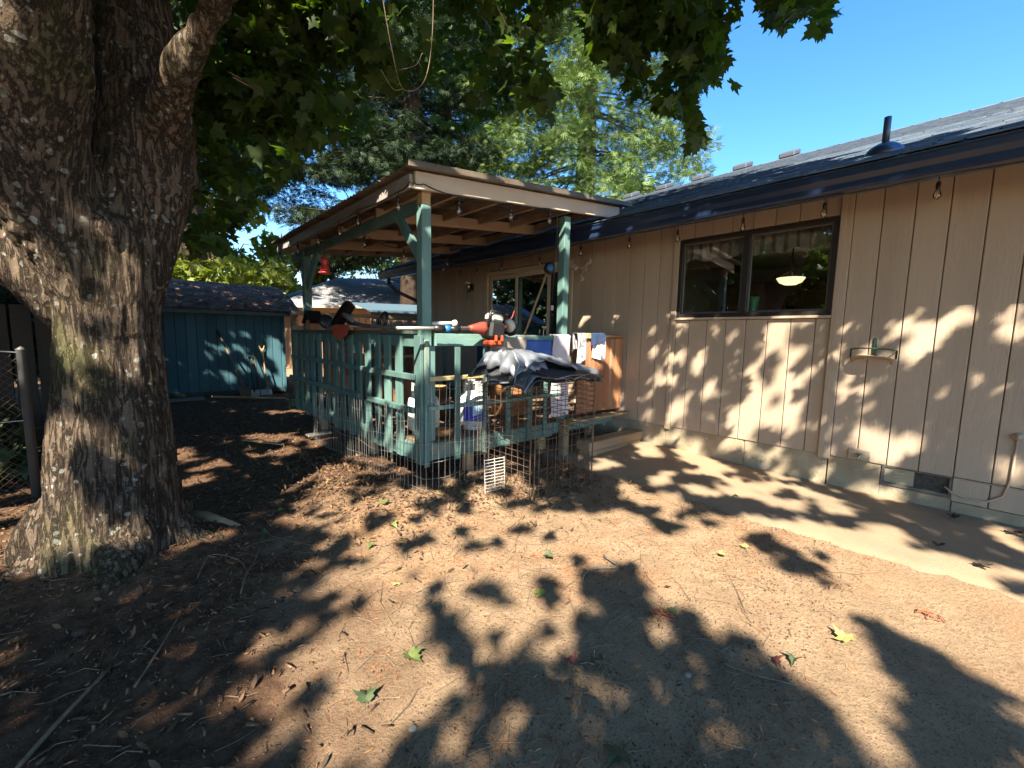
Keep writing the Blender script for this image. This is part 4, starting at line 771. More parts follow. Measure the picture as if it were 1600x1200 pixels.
def tank(x, y, lab, s=1., labelled=True):
    t = thing('propane_tank', lab, 'propane tank', (x, y, DZ))
    body = MB().lathe([(.10, .03), (.145, .05), (.155, .09), (.155, .30), (.14, .345), (.09, .375), (.03, .38)], (x, y, DZ), 28).build('tank_body', 'white_p', t, smooth=True)
    MB().lathe([(.105, 0), (.108, 0), (.108, .045), (.105, .045)], (x, y, DZ), 24).build('foot_ring', 'white_p', t, smooth=True)
    cl = MB()
    for a0, a1 in ((-.7, 1.9), (2.4, 5.0)):
        n = 10
        for i in range(n):
            p0, p1 = a0+(a1-a0)*i/n, a0+(a1-a0)*(i+1)/n
            for (z0, z1) in (((.36, .40), (.47, .49)) if 2 < i < 7 else ((.36, .49),)):
                cl.add([(x+.11*math.cos(p0), y+.11*math.sin(p0), DZ+z0), (x+.11*math.cos(p1), y+.11*math.sin(p1), DZ+z0), (x+.105*math.cos(p1), y+.105*math.sin(p1), DZ+z1), (x+.105*math.cos(p0), y+.105*math.sin(p0), DZ+z1)], [(0, 1, 2, 3)])
    cl.build('collar', 'white_p', t, solid=.005)
    MB().lathe([(.018, .38), (.02, .43), (.034, .435), (.034, .455), (.0, .46)], (x, y, DZ), 12).build('valve', 'steel', t, smooth=True)
    if labelled:
        for m_, a0, a1, z0, z1, rr in (('label', -2.9, -.7, .10, .29, .1565), ('label2', -2.25, -1.75, .15, .275, .1575), ('white_p', -1.72, -1.35, .19, .275, .1575), ('redp', -1.30, -1.05, .20, .24, .1575)):
            b = MB(); b.sheet(lambda u, v: (x+rr*math.cos(a0+(a1-a0)*u), y+rr*math.sin(a0+(a1-a0)*u), DZ+z0+(z1-z0)*v+(.02*u if m_ == 'label2' else 0)), 14, 3)
            b.build('label', m_, body, smooth=True)
    return t
tank(2.62, 3.52, 'white propane tank with a blue label just behind the front deck rail')
tank(2.10, 3.62, 'plain white propane tank behind the deck corner post', labelled=False)

# clutter standing on the deck behind the rails
def cbox(name, lab, cat, x0, x1, y0, y1, z0, z1, m):
    o = MB().box(x0, x1, y0, y1, z0, z1, .006).box(x0-.004, x1+.004, y0-.004, y1+.004, z1-.03, z1+.003, .004).build(name, m); tag(o, lab, cat); return o
cbox('cardboard_box', 'brown box standing on the deck next to the hanging towel', 'box', 3.28, 3.62, 3.75, 4.05, DZ+.003, .84, 'card')
cbox('wooden_crate', 'dark wooden crate on the deck behind the left slats', 'crate', 2.15, 2.6, 4.6, 5.1, DZ+.003, .82, 'cedar')
t = thing('patio_table', 'low dark wooden table on the deck seen through the left slats', 'table', (2.6, 5.8, DZ))
MB().box(2.2, 3.1, 5.4, 6.2, 1.02, 1.06, .005).build('tabletop', 'cedar', t)
for x in (2.24, 3.0):
    for yy in (5.45, 6.09): MB().box(x, x+.06, yy, yy+.06, DZ+.003, 1.018, .004).build('leg', 'cedar', t)
t = thing('folding_chair', 'grey folded chair leaning by the sliding door', 'chair', (4.3, 5.9, DZ))
for dx in (0, .38): MB().tube([(4.35+dx*.2, 5.6+dx, DZ+.01), (4.62, 5.6+dx, 1.25)], .012, 6).build('leg', 'steel', t)
MB().box(4.50, 4.53, 5.62, 5.96, .85, 1.2, .008).build('backrest', 'navy', t); MB().box(4.44, 4.47, 5.62, 5.96, .55, .80, .008).build('seat', 'navy', t)
for i, (x, yy, r_, lab) in enumerate(((2.75, 4.3, .10, 'brown clay pot on the deck boards behind the front pickets'), (3.05, 4.9, .13, 'larger dark clay pot on the deck near the table'), (2.45, 4.15, .07, 'smallest clay pot on the deck behind the labelled propane tank'))):
    o = MB().lathe([(r_*.65, 0), (r_, r_*1.7), (r_*1.12, r_*1.7), (r_*1.12, r_*2.05), (r_*.98, r_*2.05), (r_*.9, r_*1.6)], (x, yy, DZ+.003), 16).build('flower_pot', mat('clay_pot', (.30, .14, .08), .85) if i == 0 else 'card', smooth=True); tag(o, lab, 'pot')
o = MB().lathe([(.02, 0), (.10, .01), (.115, .05), (.06, .07)], (2.18, 3.42, DZ+.003), 14).build('clay_saucer', 'card', smooth=True); tag(o, 'orange clay lump at the foot of the plain propane tank', 'saucer')

# cloths over the rails
def drape(name, m, lab, x0, x1, ytop, ztop, front, back, wob=.012, seed=0, cat='towel', thick=.005, slant=0.):
    L1, L2 = ztop-front, ztop-back; tot = L1+.06+L2
    def fn(u, v):
        s = v*tot; x = x0+(x1-x0)*u; f = wob*(math.sin(u*9+seed)+.6*math.sin(u*17+seed*2.1))
        lim = slant*u
        if s < L1: z = ztop-L1+s+lim*(1-s/L1); yv = ytop-.032+f*(1-s/L1)-.004
        elif s < L1+.06: z = ztop+.004; yv = ytop-.032+(s-L1)
        else: z = ztop-(s-L1-.06); yv = ytop+.030+f*.4
        return (x+.01*math.sin(s*14+seed)*(1-u*.5), yv, z)
    b = MB(); b.sheet(fn, 28, 44); o = b.build(name, m, smooth=True, fix=False, solid=thick); tag(o, lab, cat); return o
drape('towel', 'towel', 'long pale pink towel hanging from the top rail left of the cedar screen', 3.43, 3.70, DY0-.012, 1.362, .46, 1.0, .010, 1)
drape('cloth', 'bluecloth', 'bright blue cloth over the rail between the tarpaulin and the long towel', 2.62, 3.38, DY0-.04, 1.30, 1.02, 1.1, .015, 2, 'cloth', slant=.02)
drape('sack', 'khaki', 'brown and grey printed sack lying on the rail beside the strimmer engine', 2.50, 2.98, DY0-.075, 1.325, 1.10, 1.15, .018, 5, 'sack', slant=.03)
drape('rag', 'greycloth', 'grey printed rag hanging over the left edge of the cedar screen', 3.86, 4.02, DY0+.015, 1.385, .98, 1.2, .016, 4, 'rag', slant=.12)
drape('cloth', 'navy', 'navy blue rag on the cedar screen cap above the white rag', 4.10, 4.36, DY0+.0, 1.388, 1.24, 1.25, .006, 3, 'rag', slant=.06)
drape('rag', 'towel', 'short pale rag hanging over the cedar screen beside the navy rag', 4.14, 4.40, DY0+.02, 1.378, 1.10, 1.2, .010, 6, 'rag', slant=-.05)
drape('cloth', 'rawwood', 'small cream cloth strip lying on the cedar screen cap', 3.98, 4.12, DY0+.014, 1.384, 1.33, 1.33, .004, 8, 'rag')

# folded tarpaulin lying over the wire cage and rail
t = thing('tarpaulin', 'folded black and silver tarpaulin bundled on top of the wire cage', 'tarpaulin', (2.8, 2.8, 1.0))
def tarp_layer(nm, m_, x0, x1, ya, yb, ztop, zend, droop, sd_, nu=110, nv=54, amp=1., tip=.06):
    def fn(u, v):
        wd = (yb-ya)*(1-(1-tip)*u**1.7); yc = (ya+yb)/2*(1-u)+u*(ya*.75+yb*.25)
        x = x0+(x1-x0)*u; y = yc+(v-.5)*wd; e = abs(v-.5)*2
        r1 = 1-abs(2*float(fbm(u*2.2+v*.5, v*2.6-u*.6, 0, sd_, 2))-1)*1.9        # long soft folds
        r2 = 1-abs(2*float(fbm(u*5.5-v*2, v*6+u*3, 0, sd_+4, 2))-1)*1.7           # sharp creases
        z = ztop+(zend-ztop)*u**1.3+amp*(.075*(r1-.5)+.030*(r2-.5))*(1-.55*u)
        ed = max(0, e-.55)/.45
        z -= droop*ed**1.4*(1-.45*u)*(.75+.9*float(fbm(u*7+sd_, v*.5, 0, sd_+8, 2))); y += .05*(float(vnoise(u*9, sd_, 0, 3))-.5)*ed*(1 if v > .5 else -1)
        en = max(0, .10-u)/.10; z -= .13*en**1.5; x += .04*math.sin(v*15+sd_)*en
        return (x, y, z)
    b = MB(); b.sheet(fn, nu, nv); b.build(nm, m_, t, smooth=True, fix=False, solid=.004)
tarp_layer('top_layer', 'silver', 2.27, 3.44, 2.45, 3.05, 1.205, 1.01, .055, 3)
tarp_layer('dark_layer', 'blacktarp', 2.25, 3.50, 2.41, 3.08, 1.13, .96, .06, 9, amp=.6)
tarp_layer('bottom_layer', 'silver', 2.30, 3.36, 2.41, 3.0, 1.075, .965, .04, 17, amp=.5)
tarp_layer('lowest_layer', 'blacktarp', 2.33, 3.38, 2.40, 3.0, 1.04, .95, .04, 23, amp=.5)
tarp_layer('back_flap', 'blacktarp', 2.42, 3.62, 2.72, 3.10, 1.25, .90, .05, 31, amp=.35, tip=.12)
tarp_layer('bunched_corner', 'silver', 2.23, 2.60, 2.48, 2.84, 1.20, 1.12, .12, 37, 40, 40, .9, .6)
for k, (a, c) in enumerate((((2.62, 2.405, 1.000), (3.05, 2.40, 1.02)), ((2.62, 2.405, 1.000), (2.82, 2.40, .975)), ((2.85, 2.40, .985), (3.08, 2.40, 1.02)))):
    MB().tube([a, Vector(a).lerp(Vector(c), .5)+Vector((0, 0, .012)), c], .0035, 5).build('pale_seam', 'steel', t, smooth=True)

# strimmer: engine, hand grip, long shaft along the rail
t = thing('strimmer', 'orange and black petrol strimmer lying along the front deck rail', 'strimmer', (2.5, 3.15, 1.36))
E0 = Vector((2.50, 3.08, 1.40)); E = E0
MB().box(-.075, .075, -.07, .07, -.085, .055, .02, Matrix.Translation(E) @ Matrix.Rotation(.15, 4, 'Y')).build('engine_cover', 'black', t)
MB().box(-.062, .065, -.055, .06, .05, .118, .022, Matrix.Translation(E) @ Matrix.Rotation(.12, 4, 'Y')).build('air_filter_cover', mat('pale_engine_plastic', (.50, .47, .40), .5), t)
MB().tube([E+Vector((-.08, -.04, .02)), E+Vector((-.07, -.055, .13)), E+Vector((.06, -.055, .135)), E+Vector((.08, -.03, .03))], .011, 7).build('guard_frame', 'black', t, smooth=True)
MB().lathe([(.055, 0), (.05, .04), (.028, .12), (.02, .15)], (0, 0, 0), 14, Matrix.Translation(E+Vector((-.07, .02, 0))) @ Matrix.Rotation(-math.pi/2, 4, 'Y')).build('clutch_housing', 'redp', t, smooth=True)
for dx in (-.03, .03): MB().box(dx-.010, dx+.010, -.085, -.06, -.10, -.05, .006, Matrix.Translation(E)).build('trim_piece', 'orange', t)
MB().box(-.07, .07, -.06, .05, -.135, -.088, .015, Matrix.Translation(E)).build('fuel_tank', 'orange', t)
MB().lathe([(.05, 0), (.055, .015), (.05, .045), (.03, .05)], (0, 0, 0), 16, Matrix.Translation(E+Vector((.13, -.02, .02))) @ Matrix.Rotation(1.2, 4, 'Y')).build('starter_cap', mat('pale_cap', (.62, .58, .5), .4), t, smooth=True)
MB().lathe([(.06, 0), (.062, .03), (.05, .06), (.02, .065)], (0, 0, 0), 16, Matrix.Translation(E+Vector((.165, 0, .0))) @ Matrix.Rotation(1.3, 4, 'Y')).build('line_spool', 'black', t, smooth=True)
MB().beam(E+Vector((.08, -.02, .015)), E+Vector((.15, -.02, .03)), .025, .025, .005).build('orange_link', 'orange', t)
MB().tube([E+Vector((-.22, .02, 0)), (1.70, 3.13, 1.385)], .013, 8).build('shaft', 'steel', t, smooth=True)
for x0, x1, m_, r_ in ((2.20, 2.12, 'black', .026), (2.115, 2.07, 'bluep', .027), (2.065, 1.98, 'black', .027)):
    MB().tube([(x0, 3.11, 1.39), (x1, 3.115, 1.389)], r_, 10).build('grip', m_, t, smooth=True)
t.scale = (1.15, 1.15, 1.15)
MB().tube([E+Vector((.16, 0, .06)), E+Vector((.19, -.01, .10)), E+Vector((.22, 0, .15))], .005, 5).build('line_end', 'redp', t, smooth=True)
o = MB().tube([(1.99, 3.28, 1.44), (2.16, 3.22, 1.445)], .016, 8).lathe([(.01, 0), (.03, .004), (.03, .02), (.01, .024)], (0, 0, 0), 12, Matrix.Translation((2.17, 3.21, 1.445)) @ Matrix.Rotation(math.pi/2, 4, 'X')).build('white_tool', 'white_p', smooth=True); tag(o, 'short white tool with a round end beside the corner post', 'tool')

# left rail clutter
t = thing('shovel', 'scoop shovel with a broad dark blade resting on the left deck rail', 'shovel', (1.85, 5.0, 1.4))
b = MB(); b.sheet(lambda u, v: (1.80+.16*(u-.5)+.03*v, 5.15-.42*v, 1.43+.24*v-.10*(abs(u-.5)*2)**2*(1-.3*v)+.02), 12, 10); b.build('blade', 'black', t, smooth=True, solid=.006)
MB().tube([(1.83, 4.72, 1.46), (1.83, 4.30, 1.42), (1.85, 3.62, 1.40)], [.028, .020, .016], 8).build('shaft', mat('grey_black_shaft', (.06, .06, .065), .5, 20, (.14, .12, .11)), t, smooth=True)
MB().tube([(1.80, 4.80, 1.55), (1.81, 4.70, 1.52), (1.83, 4.55, 1.45)], [.028, .03, .02], 8).build('socket', mat('grey_socket', (.16, .16, .17), .4), t, smooth=True)
t = thing('leaf_rake', 'orange rake head with a pale wooden handle lying on the left rail', 'rake', (1.8, 4.9, 1.38))
b = MB(); b.sheet(lambda u, v: (1.775-.02*v, 5.02-.46*u+.05*v*(u-.5), 1.43-.17*v*(1-.8*abs(u-.5))+.006*math.sin(u*60)), 40, 5); b.build('rake_head', 'orange', t, solid=.004)
MB().tube([(1.78, 5.20, 1.395), (1.79, 4.95, 1.415), (1.79, 4.72, 1.41)], [.018, .022, .016], 8).build('handle', 'woodh', t, smooth=True)
MB().beam((1.79, 4.70, 1.385), (1.79, 4.52, 1.395), .035, .035, .006).build('wooden_end', 'woodh', t)
t = thing('wooden_plank', 'dark stained plank lying along the left cap rail under the shovel shaft', 'plank'); MB().box(1.835, 1.90, 3.95, 4.9, 1.378, 1.398, .004).build('board', 'cedar', t)
t = MB().lathe([(.0, 0), (.085, .004), (.09, .012), (.06, .03), (.0, .03)], (0, 0, 0), 18, Matrix.Translation((1.84, 5.45, 1.47)) @ Matrix.Rotation(1.35, 4, 'X')).build('pot_lid', 'black', smooth=True); tag(t, 'round black lid standing behind the scoop shovel on the rail', 'lid')
t = thing('bird_house', 'small dark birdhouse with a steep roof on the far end of the left rail', 'birdhouse', (1.86, 6.0, 1.38))
MB().box(1.80, 1.92, 5.92, 6.10, 1.378, 1.50, .003).build('box', 'cedar', t)
for s_ in (-1, 1): MB().beam((1.78, 6.01, 1.60), (1.78, 6.01+s_*.16, 1.46), .001, .001).add([(1.77, 6.01, 1.62), (1.95, 6.01, 1.62), (1.95, 6.01+s_*.17, 1.46), (1.77, 6.01+s_*.17, 1.46)], [(0, 1, 2, 3)]).build('roof', 'black', t, fix=False, solid=.01)
t = MB().tube([(1.86+.02*math.sin(a), 3.95+.075*math.cos(a), 1.47+.075*math.sin(a)) for a in np.linspace(-1.0, 4.1, 18)], .014, 8).build('hose_loop', 'black', smooth=True); tag(t, 'short loop of black hose standing up on the left rail near the corner post', 'hose')

# long pole brush with blue head
t = thing('pole_brush', 'long bamboo pole with a blue and black brush head leaning by the sliding door', 'brush', (3.9, 4.0, DZ))
a, c = Vector((3.55, 4.25, DZ+.02)), Vector((4.02, 3.88, 2.14))
MB().tube([a, a.lerp(c, .5), c], .014, 8).build('pole', 'woodh', t, smooth=True)
MB().tube([a.lerp(c, .35), a.lerp(c, .56)], .019, 8).build('rusty_sleeve', mat('rusty_orange', (.35, .13, .04), .7, 30, (.15, .08, .05)), t, smooth=True)
Mh = Matrix.Translation(c+Vector((.02, -.02, .05))) @ Matrix.Rotation(-.5, 4, 'Z') @ Matrix.Rotation(1.45, 4, 'X')
MB().lathe([(.055, -.03), (.072, -.02), (.076, .02), (.06, .045)], (0, 0, 0), 22, Mh).build('brush_head', 'black', t, smooth=True)
MB().lathe([(.0, .058), (.035, .056), (.048, .047), (.05, .04)], (0, 0, 0), 20, Mh).build('blue_hub', 'bluep', t, smooth=True)
t = thing('dangling_cord', 'black cord with a small white tag hanging in front of the door', 'cord', (3.9, 3.8, 2.0))
MB().tube([(3.72, 3.45, 2.62), (3.90, 3.66, 2.2), (3.92, 3.68, 1.85), (3.91, 3.68, 1.74)], .004, 5).build('cord', 'black', t, smooth=True)
MB().box(3.895, 3.935, 3.67, 3.685, 1.66, 1.72, .004).build('tag', 'white_p', t); MB().lathe([(.0, 0), (.022, .01), (.022, .04), (.0, .05)], (3.915, 3.68, 1.58), 10).build('weight', 'black', t, smooth=True)
t = thing('wall_lantern', 'small black and clear wall lantern left of the sliding door', 'wall light', (WX-.05, 6.55, 2.1))
MB().box(WX-.045, WX-.017, 6.50, 6.60, 2.15, 2.27, .006).build('back_plate', 'black', t)
MB().lathe([(.03, -.10), (.05, -.02), (.05, .04), (.02, .07)], (WX-.10, 6.55, 2.22), 10).build('lantern_glass', 'bulb', t, smooth=True)
MB().lathe([(.06, .04), (.02, .09), (.0, .10)], (WX-.10, 6.55, 2.22), 10).build('cap', 'black', t, smooth=True)
t = thing('wind_chime', 'small hanging ornament beside the door under the gutter', 'ornament', (4.5, 6.25, 2.2))
MB().tube([(4.5, 6.25, 2.52), (4.5, 6.25, 2.28)], .003, 5).build('string', 'black', t); MB().lathe([(.0, .05), (.05, .03), (.055, 0), (.0, -.005)], (4.5, 6.25, 2.22), 12).build('bell', 'beige', t, smooth=True); MB().tube([(4.5, 6.25, 2.22), (4.5, 6.25, 1.95)], .008, 6).build('clapper', 'black', t)

# ------------------------------------------------------------------ wire cage, wire fence, white shelf
def wires(lines, r, n=4):
    b = MB()
    for P_ in lines: b.tube(P_, r, n, cap=False)
    return b
t = thing('wire_cage', 'tall rusty wire cage under the tarpaulin beside the deck front', 'wire cage', (2.76, 2.8, 0))
X0c, X1c, Y0c, Y1c, ZT = 2.37, 3.17, 2.42, 3.12, 1.0
def panel(axis, at, a0, a1, vstep, hz):
    L_ = []; P3 = (lambda s, z: (s, at, z)) if axis == 'x' else (lambda s, z: (at, s, z))
    s = a0
    while s <= a1+.001: L_.append([P3(s, .01), P3(s+random.uniform(-.004, .004), .5), P3(s, ZT)]); s += vstep
    for z in hz: L_.append([P3(a0, z), P3((a0+a1)/2, z+random.uniform(-.004, .004)), P3(a1, z)])
    return L_
hz_f = [.015, .10, .25, .40]+[.5+.045*k for k in range(12)]
wires(panel('x', Y0c, X0c, X1c, .10, hz_f), .0030).build('front_panel', 'rust', t, fix=False)
wires(panel('y', X0c, Y0c, Y1c, .075, [.02+.055*k for k in range(18)]), .0024).build('side_panel', 'rust', t, fix=False)
wires(panel('y', X1c, Y0c, Y1c, .10, hz_f), .0026).build('side_panel', 'rust', t, fix=False)
wires(panel('x', Y1c, X0c, X1c, .10, [.02+.09*k for k in range(11)]), .0024).build('back_panel', 'rust', t, fix=False)
for q in ([(X0c, Y0c, 0), (X0c, Y0c, ZT)], [(X1c, Y0c, 0), (X1c, Y0c, ZT)], [(X0c+.03, Y0c-.02, 0), (X0c+.03, Y0c-.02, .95)], [(X1c-.03, Y0c-.02, 0), (X1c-.03, Y0c-.02, 1.0)]): MB().tube(q, .005, 6).build('corner_rod', 'rust', t)
t = thing('wire_fence', 'loose galvanised garden wire fence wrapped around the deck corner', 'wire fence', (1.8, 3.2, 0))
path = [Vector(q) for q in ((1.70, 5.6, 0), (1.70, 4.8, 0), (1.71, 4.0, 0), (1.74, 3.45, 0), (1.82, 3.14, 0), (2.0, 3.06, 0), (2.3, 3.08, 0), (2.52, 3.13, 0))]
seg = [(b_-a_).length for a_, b_ in zip(path[:-1], path[1:])]; tot = sum(seg)
def pp(s):
    for a_, b_, l_ in zip(path[:-1], path[1:], seg):
        if s <= l_: return a_.lerp(b_, s/l_)
        s -= l_
    return path[-1].copy()
L_ = []; s = 0
while s < tot:
    q = pp(s); top = .92+.03*math.sin(s*5) if s > 2.5 else .62+.12*s/2.5
    L_.append([q+Vector((0, 0, -.01)), q+Vector((random.uniform(-.01, .01), random.uniform(-.01, .01), top*.5)), q+Vector((random.uniform(-.02, .02), random.uniform(-.02, .02), top))]); s += .052
for z in (.03, .14, .27, .42, .60, .78, .90):
    s0 = 0 if z < .7 else 2.5
    L_.append([pp(s0+(tot-s0)*k/40)+Vector((0, 0, z+.015*math.sin(k*.7+z*9))) for k in range(41)])
wires(L_, .0021).build('wire_mesh', 'steel', t, fix=False)
t = thing('wire_shelf', 'white coated wire shelf standing on end beside the deck under the tarpaulin', 'wire shelf', (2.4, 2.9, 0))
Ms = lambda s, z: (2.20+.20*s, 2.78-.02*s+.05*z, .0+z)
wires([[Ms(0, z), Ms(1, z)] for z in np.linspace(.03, .30, 11)]+[[Ms(k, .02), Ms(k, .31)] for k in (0, .5, 1)], .0028, 5).build('rods', 'white_p', t, fix=False)

# green stem plant at the deck edge
def leafy(name, lab, base, n, r_, hh, m='sprig2', cat='plant'):
    b = MB(); c = Vector(base)
    for k in range(n):
        a = random.uniform(0, 6.28); q = c+Vector((math.cos(a), math.sin(a), 0))*random.uniform(0, r_)+Vector((0, 0, random.uniform(.01, hh)))
        d = Vector((math.cos(a), math.sin(a), random.uniform(-.3, .7))).normalized()*random.uniform(.03, .07); s_ = Vector((-math.sin(a), math.cos(a), .1))*d.length*.38
        b.add([q, q+d*.5+s_+Vector((0, 0, .008)), q+d, q+d*.5-s_+Vector((0, 0, .008))], [(0, 1, 2), (0, 2, 3)])
    t = thing(name, lab, cat, base); b.build('leaves', m, t, fix=False)
    MB().tube([c+Vector((0, 0, -.01)), c+Vector((.01, 0, hh*.8))], .003, 5).build('stem', 'grip', t); return t
MT['sprig2'] = mat('weed_green', (.09, .20, .045), .5, 9, (.16, .28, .07))
leafy('leafy_weed', 'bright green weed growing up at the deck edge below the long towel', (3.62, 3.12, .30), 26, .07, .20)
leafy('seedling', 'small green seedling in the bare soil at the bottom edge of the yard', (.52, 1.02, 0), 6, .02, .03)
leafy('leafy_weed', 'green weed clump between the shed and the slatted deck end', (2.2, 8.3, 0), 60, .30, .14)

# ------------------------------------------------------------------ shed, fences, neighbour's house
t = thing('shed', 'low blue-green board shed with a litter-strewn shingle roof', 'shed', (1.2, 11.2, 0))
SY = 10.40; x = -.75
while x < 2.60:
    wv = min(.165, 2.60-x)
    if wv > .03: MB().box(x, x+wv-.010, SY-.014, SY, .13, 1.72, .003).build('wall_board', 'shed', t)
    x += .165
MB().box(-.75, 2.61, SY+.002, SY+.05, .02, 1.74, .002).box(2.55, 2.60, SY+.05, 12.9, .02, 1.70, .002).box(-.75, -.7, SY+.05, 12.9, .02, 1.7, .002).build('wall', mat('shed_groove', (.03, .06, .065), .9), t)
MB().box(-.78, 2.63, SY-.028, SY-.016, .05, .128, .003).build('base_board', mat('dark_skirting', (.06, .07, .06), .9), t)
MB().box(2.565, 2.62, SY-.034, SY-.016, .03, 1.70, .003).build('corner_board', 'shed', t)
MB().box(-.9, 2.85, SY-.22, SY-.195, 1.66, 1.74, .003).build('fascia_board', mat('shed_fascia', (.07, .11, .12), .7, 5, (.12, .13, .12)), t)
def szr(y): return 1.76+(y-(SY-.24))*.46
b = MB(); b.add([(-.95, SY-.23, 1.74), (2.88, SY-.23, 1.74), (2.75, SY+1.05, szr(SY+1.05)-.02), (-.95, SY+1.05, szr(SY+1.05)-.02), (-.95, 13, 1.74), (2.9, 13, 1.74)], [(0, 1, 2, 3), (3, 2, 5, 4), (1, 5, 2)]); b.build('roof', 'shingle', t, fix=False)
shm = mat('old_brown_shingle', (.12, .075, .06), .95, 8, (.20, .125, .10), .01, 60, rand=.35)
for r in range(11):
    yy = SY-.25+r*.12
    for c_ in range(18):
        xx = -.6+c_*.20+(.1 if r % 2 else 0)+random.uniform(-.01, .01)
        if xx > 2.86-r*.012 or xx+.2 < -.3: continue
        o = MB().box(0, min(.195, 2.90-xx), 0, .15, 0, .014, .003).build('roof_shingle', shm, t)
        o.location += Vector((xx, yy, szr(yy)+.0)); o.rotation_euler = (math.atan(.46)-.05+random.uniform(0, .03), 0, random.uniform(-.02, .02))
# debris on the shed roof
n = 1600; xs = RNG.uniform(-.4, 2.8, n); vs = RNG.beta(1, 2.2, n)*1.25; P = np.stack([xs, SY-.25+vs, szr(SY-.25+vs)+.022], -1)
tv = np.array([(0, 0, 0), (.5, .15, .06), (1, 0, .02), (.5, -.15, .05)]); tf = np.array([(0, 1, 2), (0, 2, 3)])
V, F, T = scatter(tv, tf, P, rots(n, (0, -.4, 1), .25), RNG.uniform(.04, .12, n), RNG.random(n)); tag(npmesh('roof_litter', V, F, 'dry', None, T), 'dry leaves and twigs strewn along the shed roof edge', 'leaf litter', kind='stuff')

def fence(name, lab, x0, x1, y, z0, z1, m, w=.13, rail=True):
    t = thing(name, lab, 'fence', ((x0+x1)/2, y, 0)); x = x0
    while x < x1:
        MB().box(x, min(x+w, x1), y-.01, y+.01, z0, z1, .003).build('fence_board', m, t); x += w+.018
    if rail:
        MB().box(x0, x1, y-.035, y-.012, z1-.03, z1+.05, .004).build('rail', 'rafter', t); MB().box(x0, x1, y-.035, y-.012, z0+.3, z0+.38, .004).build('rail', m, t)
    return t
t = fence('wooden_fence', 'brown board fence between the shed corner and the deck', 2.56, 8.0, 9.6, .02, 1.42, 'brownfence')
for x in (2.57, 4.4, 6.2, 7.9): MB().box(x, x+.09, 9.62, 9.71, 0, 1.78, .004).build('post', 'brownfence', t)
MB().box(2.56, 7.99, 9.575, 9.6, 1.68, 1.76, .004).build('top_rail', 'rafter', t)
x = 2.68
while x < 7.9: MB().box(x, x+.016, 9.625, 9.64, 1.42, 1.68, .002).build('lattice_slat', 'rafter', t); x += .16
fence('wooden_fence', 'added dark board screen blacking out the ground behind the chain-link fence', -5.2, -.25, 6.0, .0, 1.55, 'darkboard', rail=False)  # added screen: keeps light ground behind the mesh from showing
# low blue metal roof of the neighbour's lean-to
t = thing('lean_to', 'lean-to with a low blue-grey metal roof beyond the fence', 'lean-to', (8, 12.4, 0))
b = MB(); b.add([(5.2, 11.9, 1.98), (10.4, 11.9, 2.10), (10.4, 13.2, 2.36), (5.2, 13.2, 2.24)], [(0, 1, 2, 3)]); b.build('roof_sheet', 'metalroof', t, fix=False, solid=.03)
MB().box(5.3, 10.3, 12.0, 12.05, 0, 1.95, .003).build('wall', 'nwall', t); MB().box(5.15, 10.4, 11.86, 11.89, 1.93, 1.985, .003).build('gutter', 'metalroof', t)
t = thing('neighbour_house', 'tan single-storey house with pale grey roof and cream gutter beyond the fence', 'house', (9, 18, 0))
nz0 = 2.12
MB().box(4.6, 16, 17, 17.2, 0, 2.25, .003).box(4.6, 4.8, 17.2, 25, 0, 2.25, .003).build('wall', 'nwall', t)
b = MB(); b.add([(4.0, 16.4, 2.22), (10.1, 16.4, 2.45), (10.1, 20.2, 4.0), (7.4, 20.2, 3.75), (4.0, 21.5, 2.3)], [(0, 1, 2, 3), (0, 3, 4)]); b.build('roof', 'nroof', t, fix=False, solid=.06)
b = MB(); b.add([(9.2, 15.6, 2.95), (14, 15.6, 3.1), (14, 19, 4.2), (9.0, 19, 3.9)], [(0, 1, 2, 3)]); b.build('porch_roof', 'nroof', t, fix=False, solid=.06)
b = MB().beam((3.95, 16.36, 2.20), (9.0, 16.36, 2.40), .10, .10, .01); b.build('gutter', 'cream', t)
MB().beam((9.1, 15.55, 2.88), (14, 15.55, 3.02), .06, .14, .01).build('fascia_board', 'cream', t)
MB().tube([(7.8, 16.34, 2.36), (7.8, 16.34, 2.2), (8.1, 16.7, 2.05), (8.8, 16.9, 1.95), (8.8, 16.9, .2)], .05, 8).build('downspout', 'cream', t, smooth=True)
MB().box(8.95, 9.2, 16.9, 16.99, 0, 2.6, .01).build('corner_trim', 'cream', t)
t = thing('chain_link_fence', 'rusty chain-link fence with a grey metal post left of the maple trunk', 'fence', (-.57, 5.0, 0))
MB().lathe([(.03, -.1), (.03, 1.17), (.034, 1.175), (.0, 1.20)], (-.60, 5.05, 0), 12).build('post', mat('dull_post_metal', (.12, .12, .12), .6, metal=.5), t, smooth=True)
L_ = []; A0, A1 = Vector((-.60, 5.05, 0)), Vector((-3.6, 4.6, 0))
for k in range(-24, 62):
    a0 = k*.055; p_ = []
    for j in range(0, 13):
        s = (a0+j*.095)/3.03
        if 0 <= s <= 1: p_.append(A0.lerp(A1, s)+Vector((0, .006*(-1)**j, .03+j*.092)))
    if len(p_) > 1: L_.append(p_)
    p_ = []
    for j in range(0, 13):
        s = (a0+(12-j)*.095)/3.03
        if 0 <= s <= 1: p_.append(A0.lerp(A1, s)+Vector((0, .006*(-1)**(j+1), .03+j*.092)))
    if len(p_) > 1: L_.append(p_)
wires(L_, .0018).build('chain_mesh', 'rust', t, fix=False)
wires([[A0.lerp(A1, u)+Vector((0, -.01, 1.15+.015*math.sin(u*40))) for u in np.linspace(0, 1, 24)], [A0.lerp(A1, u)+Vector((0, -.01, .62)) for u in (0, 1)]], .005, 5).build('tension_wire', 'steel', t, fix=False)

